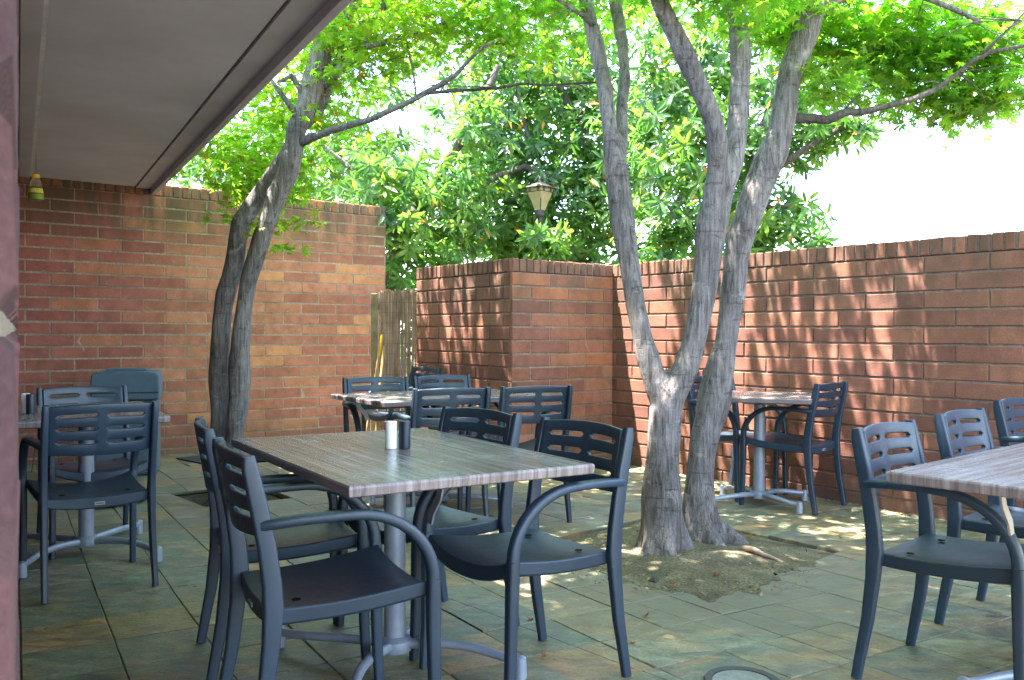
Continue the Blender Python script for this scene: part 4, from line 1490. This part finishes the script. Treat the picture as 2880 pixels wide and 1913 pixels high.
def sprays(pads, size, per, pal, flat=0.45, spread=0.24):
    """flat tiers of leaves: pads are (cx,cy,cz, rx,ry,rz, n sprays)"""
    P, T, N, SZ, C = [], [], [], [], []
    pal = np.array(pal)
    for (cx, cy, cz, rx, ry, rz, n) in pads:
        for _ in range(n):
            d = unit(RNG.normal(size=(1, 3)))[0] * RNG.random() ** 0.4
            c = np.array([cx + d[0] * rx, cy + d[1] * ry, cz + d[2] * rz])
            k = max(4, int(per * RNG.uniform(0.6, 1.4)))
            az = RNG.uniform(0, 2 * PI)
            dr = np.array([math.cos(az), math.sin(az), RNG.uniform(-0.35, 0.05)])
            s = RNG.uniform(-1, 1, k)
            lat = RNG.normal(0, 0.32, k)
            side = np.array([-dr[1], dr[0], RNG.uniform(-0.25, 0.25)])
            p = c + np.outer(s * spread, dr) + np.outer(lat * spread, side) + RNG.normal(0, 0.025, (k, 3))
            t = np.tile(dr, (k, 1)) * 0.7 + np.outer(np.sign(lat), side) * 0.7 + RNG.normal(0, 0.35, (k, 3)) + np.array([0, 0, -0.30])
            nn = np.tile([0, 0, 1.0], (k, 1)) + RNG.normal(0, flat, (k, 3))
            base = pal[RNG.integers(len(pal))]
            col = base * RNG.uniform(0.75, 1.25, (k, 1)) * (1 + RNG.normal(0, 0.05, (k, 3)))
            odd = RNG.random(k) < 0.012
            col[odd] = (0.35, 0.14, 0.02)
            P.append(p); T.append(t); N.append(nn); C.append(col)
            SZ.append(size * RNG.uniform(0.7, 1.25, k))
    return [np.concatenate(a) for a in (P, T, N, SZ, C)]


def rosettes(pads, size, per, pal):
    P, T, N, SZ, C = [], [], [], [], []
    pal = np.array(pal)
    for (cx, cy, cz, rx, ry, rz, n) in pads:
        for _ in range(n):
            d = unit(RNG.normal(size=(1, 3)))[0] * RNG.random() ** 0.45
            c = np.array([cx + d[0] * rx, cy + d[1] * ry, cz + d[2] * rz])
            ax = unit(np.array([[d[0] * 0.8, d[1] * 0.8 - 0.35, 0.35 + RNG.normal(0, 0.35)]]) + RNG.normal(0, 0.35, (1, 3)))[0]
            k = int(per * RNG.uniform(0.7, 1.4))
            ref = np.array([0.3, 0.5, 0.8])
            u = np.cross(ax, ref); u /= np.linalg.norm(u)
            w = np.cross(ax, u)
            a = np.arange(k) * 2.4 + RNG.uniform(0, 6)
            el = RNG.uniform(-0.35, 0.75, k)
            rad = np.outer(np.cos(a), u) + np.outer(np.sin(a), w)
            t = rad * np.cos(el)[:, None] + ax * np.sin(el)[:, None]
            t[:, 2] -= RNG.uniform(0.05, 0.55, k)
            nn = ax * np.cos(el)[:, None] - rad * np.sin(el)[:, None] + RNG.normal(0, 0.15, (k, 3))
            p = c + ax * RNG.uniform(-0.07, 0.03, k)[:, None] + rad * 0.012
            base = pal[RNG.integers(len(pal))]
            col = base * RNG.uniform(0.7, 1.3, (k, 1)) * (1 + RNG.normal(0, 0.05, (k, 3)))
            odd = RNG.random(k) < 0.010
            col[odd] = (0.42, 0.17, 0.03)
            P.append(p); T.append(t); N.append(nn); C.append(col)
            SZ.append(size * RNG.uniform(0.65, 1.2, k))
    return [np.concatenate(a) for a in (P, T, N, SZ, C)]


def trunk_mesh(paths, base, name, parent, mat, seg=18, voxel=0.012, flare=None, wob=0.05, tw=None):
    mb = MB()
    for k, path in enumerate(paths):
        q = []
        for i, (x, y, z, r) in enumerate(path):
            # resample between points so the bark can undulate
            if i:
                a = path[i - 1]
                m = max(1, int((abs(z - a[2]) + abs(x - a[0])) / 0.07))
                for j in range(1, m):
                    s = j / m
                    q.append(tuple(a[c] + (path[i][c] - a[c]) * s for c in range(4)))
            q.append((x, y, z, r))
        n = len(q)
        q = [(p[0] - base[0] + 0.004 * math.sin(i * 0.9 + k), p[1] - base[1], p[2] - base[2], p[3] * (1 + 0.035 * math.sin(i * 1.7 + k * 2) + 0.025 * math.sin(i * 0.63))) for i, p in enumerate(q)]
        mb.tube(q, seg, wob=wob, flare=flare)
    if tw:
        twigs(mb, paths[0], base, *tw)
    o = mb.build(name, mat, parent, smooth=True)
    if voxel:
        r = o.modifiers.new('union', 'REMESH')
        r.mode = 'VOXEL'
        r.voxel_size = voxel
        r.use_smooth_shade = True
        s = o.modifiers.new('soft', 'SMOOTH')
        s.factor = 0.5
        s.iterations = 3
    return o


def twigs(mb, path, base, n, L, r0, seed, drop=0.0):
    rr = random.Random(seed)
    for _ in range(n):
        i = rr.randrange(2, len(path))
        a = Vector(path[i][:3]) - Vector(base)
        d = Vector((rr.uniform(-1, 1), rr.uniform(-0.7, 0.7), rr.uniform(-0.35 - drop, 0.6)))
        d.normalize()
        ln = L * rr.uniform(0.5, 1.2)
        pts = []
        for k in range(5):
            s = k / 4
            pts.append((a.x + d.x * ln * s + 0.03 * math.sin(s * 4 + i), a.y + d.y * ln * s, a.z + d.z * ln * s - 0.10 * ln * s * s, r0 * (1 - 0.75 * s)))
        mb.tube(pts, 6)


MAPLE_PAL = [(0.105, 0.195, 0.022), (0.130, 0.220, 0.022), (0.095, 0.180, 0.024), (0.150, 0.235, 0.022), (0.085, 0.165, 0.026)]
MAPLE_YEL = [(0.125, 0.205, 0.022), (0.150, 0.220, 0.022), (0.105, 0.185, 0.022), (0.165, 0.210, 0.024)]
MAG_PAL = [(0.052, 0.118, 0.024), (0.070, 0.138, 0.024), (0.040, 0.095, 0.026), (0.092, 0.155, 0.026), (0.056, 0.120, 0.034), (0.034, 0.082, 0.028)]

# the big multi stemmed maple
B1 = (0.90, 4.66, 0.0)
mt = thing('maple_tree', 'big maple with several grey stems rising from the soil square, bright leaves overhead', 'tree', B1)
trunk_mesh(MAPLE_MAIN, B1, 'trunk', mt, M['bark'], 20, 0.012, flare=0.24)
for i, p in enumerate(MAPLE_MAIN_BR):
    br_ = trunk_mesh([p], B1, 'branch', mt, M['bark_dark'] if i < 2 else M['bark'], 10, None, wob=0.06, tw=(10 if i < 2 else 5, 0.32, 0.004, 40 + i))
vis = [(1.15, 4.30, 2.86, .60, .40, .18, 30), (2.42, 5.15, 2.74, .66, .35, .24, 56), (2.10, 5.2, 2.95, .6, .4, .2, 46), (2.58, 5.1, 2.50, .44, .30, .10, 28),
       (1.80, 5.1, 2.58, .22, .3, .14, 9), (0.35, 5.1, 3.05, .45, .4, .12, 12), (1.55, 5.0, 2.98, .5, .4, .15, 18), (0.75, 4.35, 2.98, .3, .3, .12, 9),
       (2.95, 5.2, 2.85, .45, .4, .28, 40), (1.75, 5.2, 3.0, .4, .3, .15, 16)]
over = [(0.75, 4.75, 4.1, 1.6, 1.2, .5, 100), (2.1, 5.3, 3.9, 1.1, 1.1, .6, 24), (0.1, 6.2, 4.3, 1.4, 1.3, .5, 85), (1.2, 6.6, 4.3, 1.4, 1.0, .5, 20), (-0.7, 4.9, 4.3, 1.0, 1.2, .5, 72),  # unseen leaf pads added overhead, density set to shape the dappled sun
        (2.2, 3.9, 3.7, 0.8, 0.7, .3, 24), (0.6, 3.7, 3.9, 1.1, 0.8, .35, 95), (-0.35, 3.3, 4.0, 0.9, 0.8, .35, 85), (0.55, 2.5, 3.8, 1.0, 0.7, .35, 75), (1.4, 2.9, 3.8, .7, .7, .3, 35), (-.8, 3.7, 4.0, .6, .7, .3, 55)]
a = sprays(vis, 0.072, 26, MAPLE_PAL)
b = sprays(over, 0.098, 26, MAPLE_PAL, spread=0.30)
P_, T_, N_, S2, C_ = [np.concatenate([x, y]) for x, y in zip(a, b)]
leaves('crown', mt, M['maple'], P_, T_, N_, S2, MV, MF, C_)

# the two stemmed maple in front of the tall wall
B2 = (-1.93, 6.0, 0.0)
ml = thing('maple_tree', 'slender maple with two twisted stems in front of the tall orange wall, lime leaves', 'tree', B2)
trunk_mesh(MAPLE_LEFT, B2, 'trunk', ml, M['bark'], 16, 0.011, flare=0.25)
for i, p in enumerate(MAPLE_LEFT_BR):
    br_ = trunk_mesh([p], B2, 'branch', ml, M['bark'] if i != 1 else M['bark_dark'], 10, None, wob=0.06, tw=(13 if i < 4 else 5, 0.46, 0.004, 70 + i, 0.3))
vis = [(-2.12, 7.0, 2.72, .48, .7, .38, 56), (-1.92, 6.5, 2.22, .20, .3, .15, 11), (-2.15, 7.3, 2.42, .35, .5, .22, 24), (-1.60, 6.15, 1.83, .10, .12, .14, 4), (-1.90, 6.25, 2.0, .14, .15, .10, 5),
       (-1.50, 6.5, 2.75, .45, .6, .35, 26), (-1.25, 6.3, 3.1, .5, .6, .3, 30), (-0.55, 5.8, 3.18, .75, .6, .22, 54), (0.20, 5.7, 3.12, .50, .5, .22, 30), (-1.0, 5.8, 2.95, .3, .3, .1, 7), (-1.62, 6.6, 2.3, .2, .3, .16, 8)]
over = [(-1.6, 6.2, 4.1, 1.3, 1.4, .55, 115), (-2.7, 7.2, 3.7, 0.9, 1.0, .5, 55), (-0.7, 6.6, 4.2, 1.0, 1.2, .5, 42), (-1.4, 7.9, 4.0, 1.2, .8, .5, 50)]  # out-of-view leaves above this crown, amount set by the sun flecks below
a = sprays(vis, 0.066, 26, MAPLE_YEL)
b = sprays(over, 0.098, 26, MAPLE_YEL, spread=0.30)
P_, T_, N_, S2, C_ = [np.concatenate([x, y]) for x, y in zip(a, b)]
leaves('crown', ml, M['maple'], P_, T_, N_, S2, MV, MF, C_)

# glossy broadleaf trees beyond the walls
for (paths, base, lab, pads) in (
        (MAGNOLIA_L, (-1.26, 10.2, 0), 'broadleaf evergreen with long glossy leaves showing above the end of the tall wall',
         [(-1.45, 10.3, 2.65, 1.2, .8, .75, 300), (-2.75, 10.6, 2.6, .9, .8, .7, 150), (-1.0, 10.0, 1.75, .6, .5, .45, 90), (-0.55, 10.5, 3.6, .6, .6, .5, 60), (-2.9, 11.0, 3.6, 1.0, .8, .6, 90), (-1.9, 11.2, 3.3, .9, .6, .6, 120), (-3.6, 10.8, 2.9, .7, .6, .6, 110), (-1.7, 11.1, 4.25, .9, .6, .35, 36), (-.9, 11.0, 2.6, .9, .5, .7, 120), (-1.3, 10.8, 1.2, .8, .5, .7, 60)]),
        (MAGNOLIA_C, (1.69, 11.5, 0), 'tall broadleaf evergreen filling the middle of the view around the lantern',
         [(0.35, 11.6, 2.9, 1.2, .8, .9, 330), (0.45, 11.9, 4.3, 1.2, .9, .8, 230), (1.3, 11.4, 3.3, .8, .7, 1.1, 210), (0.9, 11.5, 2.05, 1.1, .5, .4, 120), (-.3, 11.4, 4.75, .9, .7, .6, 120), (1.0, 11.8, 5.5, 1.4, .9, .6, 150), (1.1, 12.2, 4.4, 1.1, .7, .8, 170), (-.2, 11.9, 3.6, .6, .6, .6, 110), (0.37, 10.3, 2.22, .35, .2, .16, 30), (0.2, 12.2, 2.6, 1.6, .5, .7, 90), (1.6, 12.4, 3.2, 1.0, .5, 1.3, 90), (-0.35, 11.5, 2.3, .6, .5, .5, 80)]),
        (MAGNOLIA_R, (2.66, 9.6, 0), 'broadleaf evergreen overhanging the low wall behind the big maple, ragged edge against white sky',
         [(1.95, 9.6, 3.0, .7, .6, 1.0, 200), (2.60, 9.5, 2.35, .58, .5, .55, 120), (2.75, 9.4, 3.3, .75, .6, .55, 120), (3.30, 9.0, 3.2, .42, .4, .16, 34), (3.02, 9.1, 2.2, .26, .3, .32, 24), (2.3, 9.7, 4.4, 1.1, .8, .7, 170), (1.9, 10.2, 3.9, .8, .7, .6, 110), (1.6, 9.7, 2.1, .5, .4, .45, 60), (3.5, 9.1, 3.9, .8, .7, .5, 70)])):
    mg = thing('magnolia_tree', lab, 'tree', base)
    trunk_mesh(paths, base, 'trunk', mg, M['bark_dark'], 12, 0.016, wob=0.05)
    a = rosettes(pads, 0.175, 10, MAG_PAL)
    leaves('crown', mg, M['magnolia'], *a[:4], GV, GF, a[4])

# crumbs of bark, leaf litter and grit on the soil and along the wall foot
P_, T_, N_, S2, C_ = [], [], [], [], []
for k in range(1500):
    if k < 1050:
        a, r = RNG.uniform(0, 2 * PI), 0.72 * math.sqrt(RNG.random())
        x, y = 0.88 + r * math.cos(a), 4.50 + r * math.sin(a) * 0.95
        z = 0.012 + 0.010 * (1 - r)
    else:
        q = RNG.uniform(0, 4.2)
        off = abs(RNG.normal(0, 0.05)) + 0.012
        x, y = 0.898 + 0.6 * q - 0.8 * off, 7.864 - 0.8 * q - 0.6 * off
        z = 0.004
    P_.append((x, y, z)); T_.append((RNG.normal(), RNG.normal(), RNG.normal() * 0.25)); N_.append((RNG.normal() * .4, RNG.normal() * .4, 1.0))
    S2.append(RNG.uniform(0.006, 0.019) if RNG.random() < 0.9 else RNG.uniform(0.02, 0.032))
    C_.append(random.choice([(0.16, 0.10, 0.05), (0.09, 0.065, 0.04), (0.24, 0.17, 0.09), (0.05, 0.04, 0.03), (0.30, 0.24, 0.16), (0.20, 0.09, 0.03)]))
o = leaves('leaf_litter', None, M['litter'], P_, T_, N_, S2, [(0, 0, 0), (0.5, 0.28, 0.10), (1, 0, 0.03), (0.5, -0.28, 0.06)], [(0, 1, 2, 3)], C_)
o['kind'] = 'stuff'
tag(o, 'dry crumbs of bark and leaf litter on the soil and along the wall foot', 'leaf litter')

# ------------------------------------------------------------------ light, sky, camera
SUN = Vector((-0.335, 0.015, 1.0)).normalized()
sun = bpy.data.lights.new('sun', 'SUN')
sun.energy = SUN_E
sun.angle = math.radians(0.53)
sun.color = (1.0, 0.965, 0.925)
so = bpy.data.objects.new('sun', sun)
link(so)
so.rotation_euler = SUN.to_track_quat('Z', 'Y').to_euler()
so.location = SUN * 30

w = bpy.data.worlds.new('World')
S.world = w
w.use_nodes = True
nt = w.node_tree
nt.nodes.clear()
sky = nt.nodes.new('ShaderNodeTexSky')
sky.sky_type = 'NISHITA'
sky.sun_disc = False
sky.sun_elevation = math.asin(SUN.z)
sky.sun_rotation = math.atan2(SUN.x, SUN.y)
sky.air_density = 1.0
sky.dust_density = 0.8
sky.ozone_density = 1.0
bg = nt.nodes.new('ShaderNodeBackground')
bg.inputs['Strength'].default_value = SKY_E
# thin bright haze over the blue
tc = nt.nodes.new('ShaderNodeTexCoord')
nz = nt.nodes.new('ShaderNodeTexNoise')
nz.inputs['Scale'].default_value = 1.6
nz.inputs['Detail'].default_value = 5
nt.links.new(tc.outputs['Generated'], nz.inputs['Vector'])
rp = nt.nodes.new('ShaderNodeValToRGB')
rp.color_ramp.elements[0].position = 0.3
rp.color_ramp.elements[0].color = (0.04, 0.04, 0.04, 1)
rp.color_ramp.elements[1].position = 0.7
rp.color_ramp.elements[1].color = (0.22, 0.22, 0.22, 1)
nt.links.new(nz.outputs['Fac'], rp.inputs['Fac'])
mxn = nt.nodes.new('ShaderNodeMix')
mxn.data_type = 'RGBA'
nt.links.new(rp.outputs['Color'], mxn.inputs[0])
nt.links.new(sky.outputs['Color'], mxn.inputs[6])
mxn.inputs[7].default_value = (HAZE, HAZE * 1.02, HAZE * 1.06, 1)
nt.links.new(mxn.outputs[2], bg.inputs['Color'])
wo = nt.nodes.new('ShaderNodeOutputWorld')
nt.links.new(bg.outputs[0], wo.inputs['Surface'])

cam = bpy.data.cameras.new('camera')
cam.lens = 2487 / 2880 * 36
cam.sensor_width = 36
cam.clip_start = 0.03
cam.clip_end = 500
cam.dof.use_dof = True
cam.dof.focus_distance = 3.4
cam.dof.aperture_fstop = 13.0
co = bpy.data.objects.new('camera', cam)
link(co)
co.matrix_world = Matrix.Translation((0, 0, 1.15)) @ Matrix.Rotation(math.radians(90 - 0.49), 4, 'X') @ Matrix.Rotation(math.radians(0.25), 4, 'Z')
S.camera = co

S.view_settings.view_transform = 'Standard'
S.view_settings.look = 'None'
S.view_settings.exposure = 0.0
S.view_settings.gamma = 1.0
S.cycles.use_denoising = True
S.cycles.max_bounces = 10
S.cycles.diffuse_bounces = 5
S.cycles.transmission_bounces = 8
S.cycles.glossy_bounces = 4
S.cycles.sample_clamp_indirect = 8.0
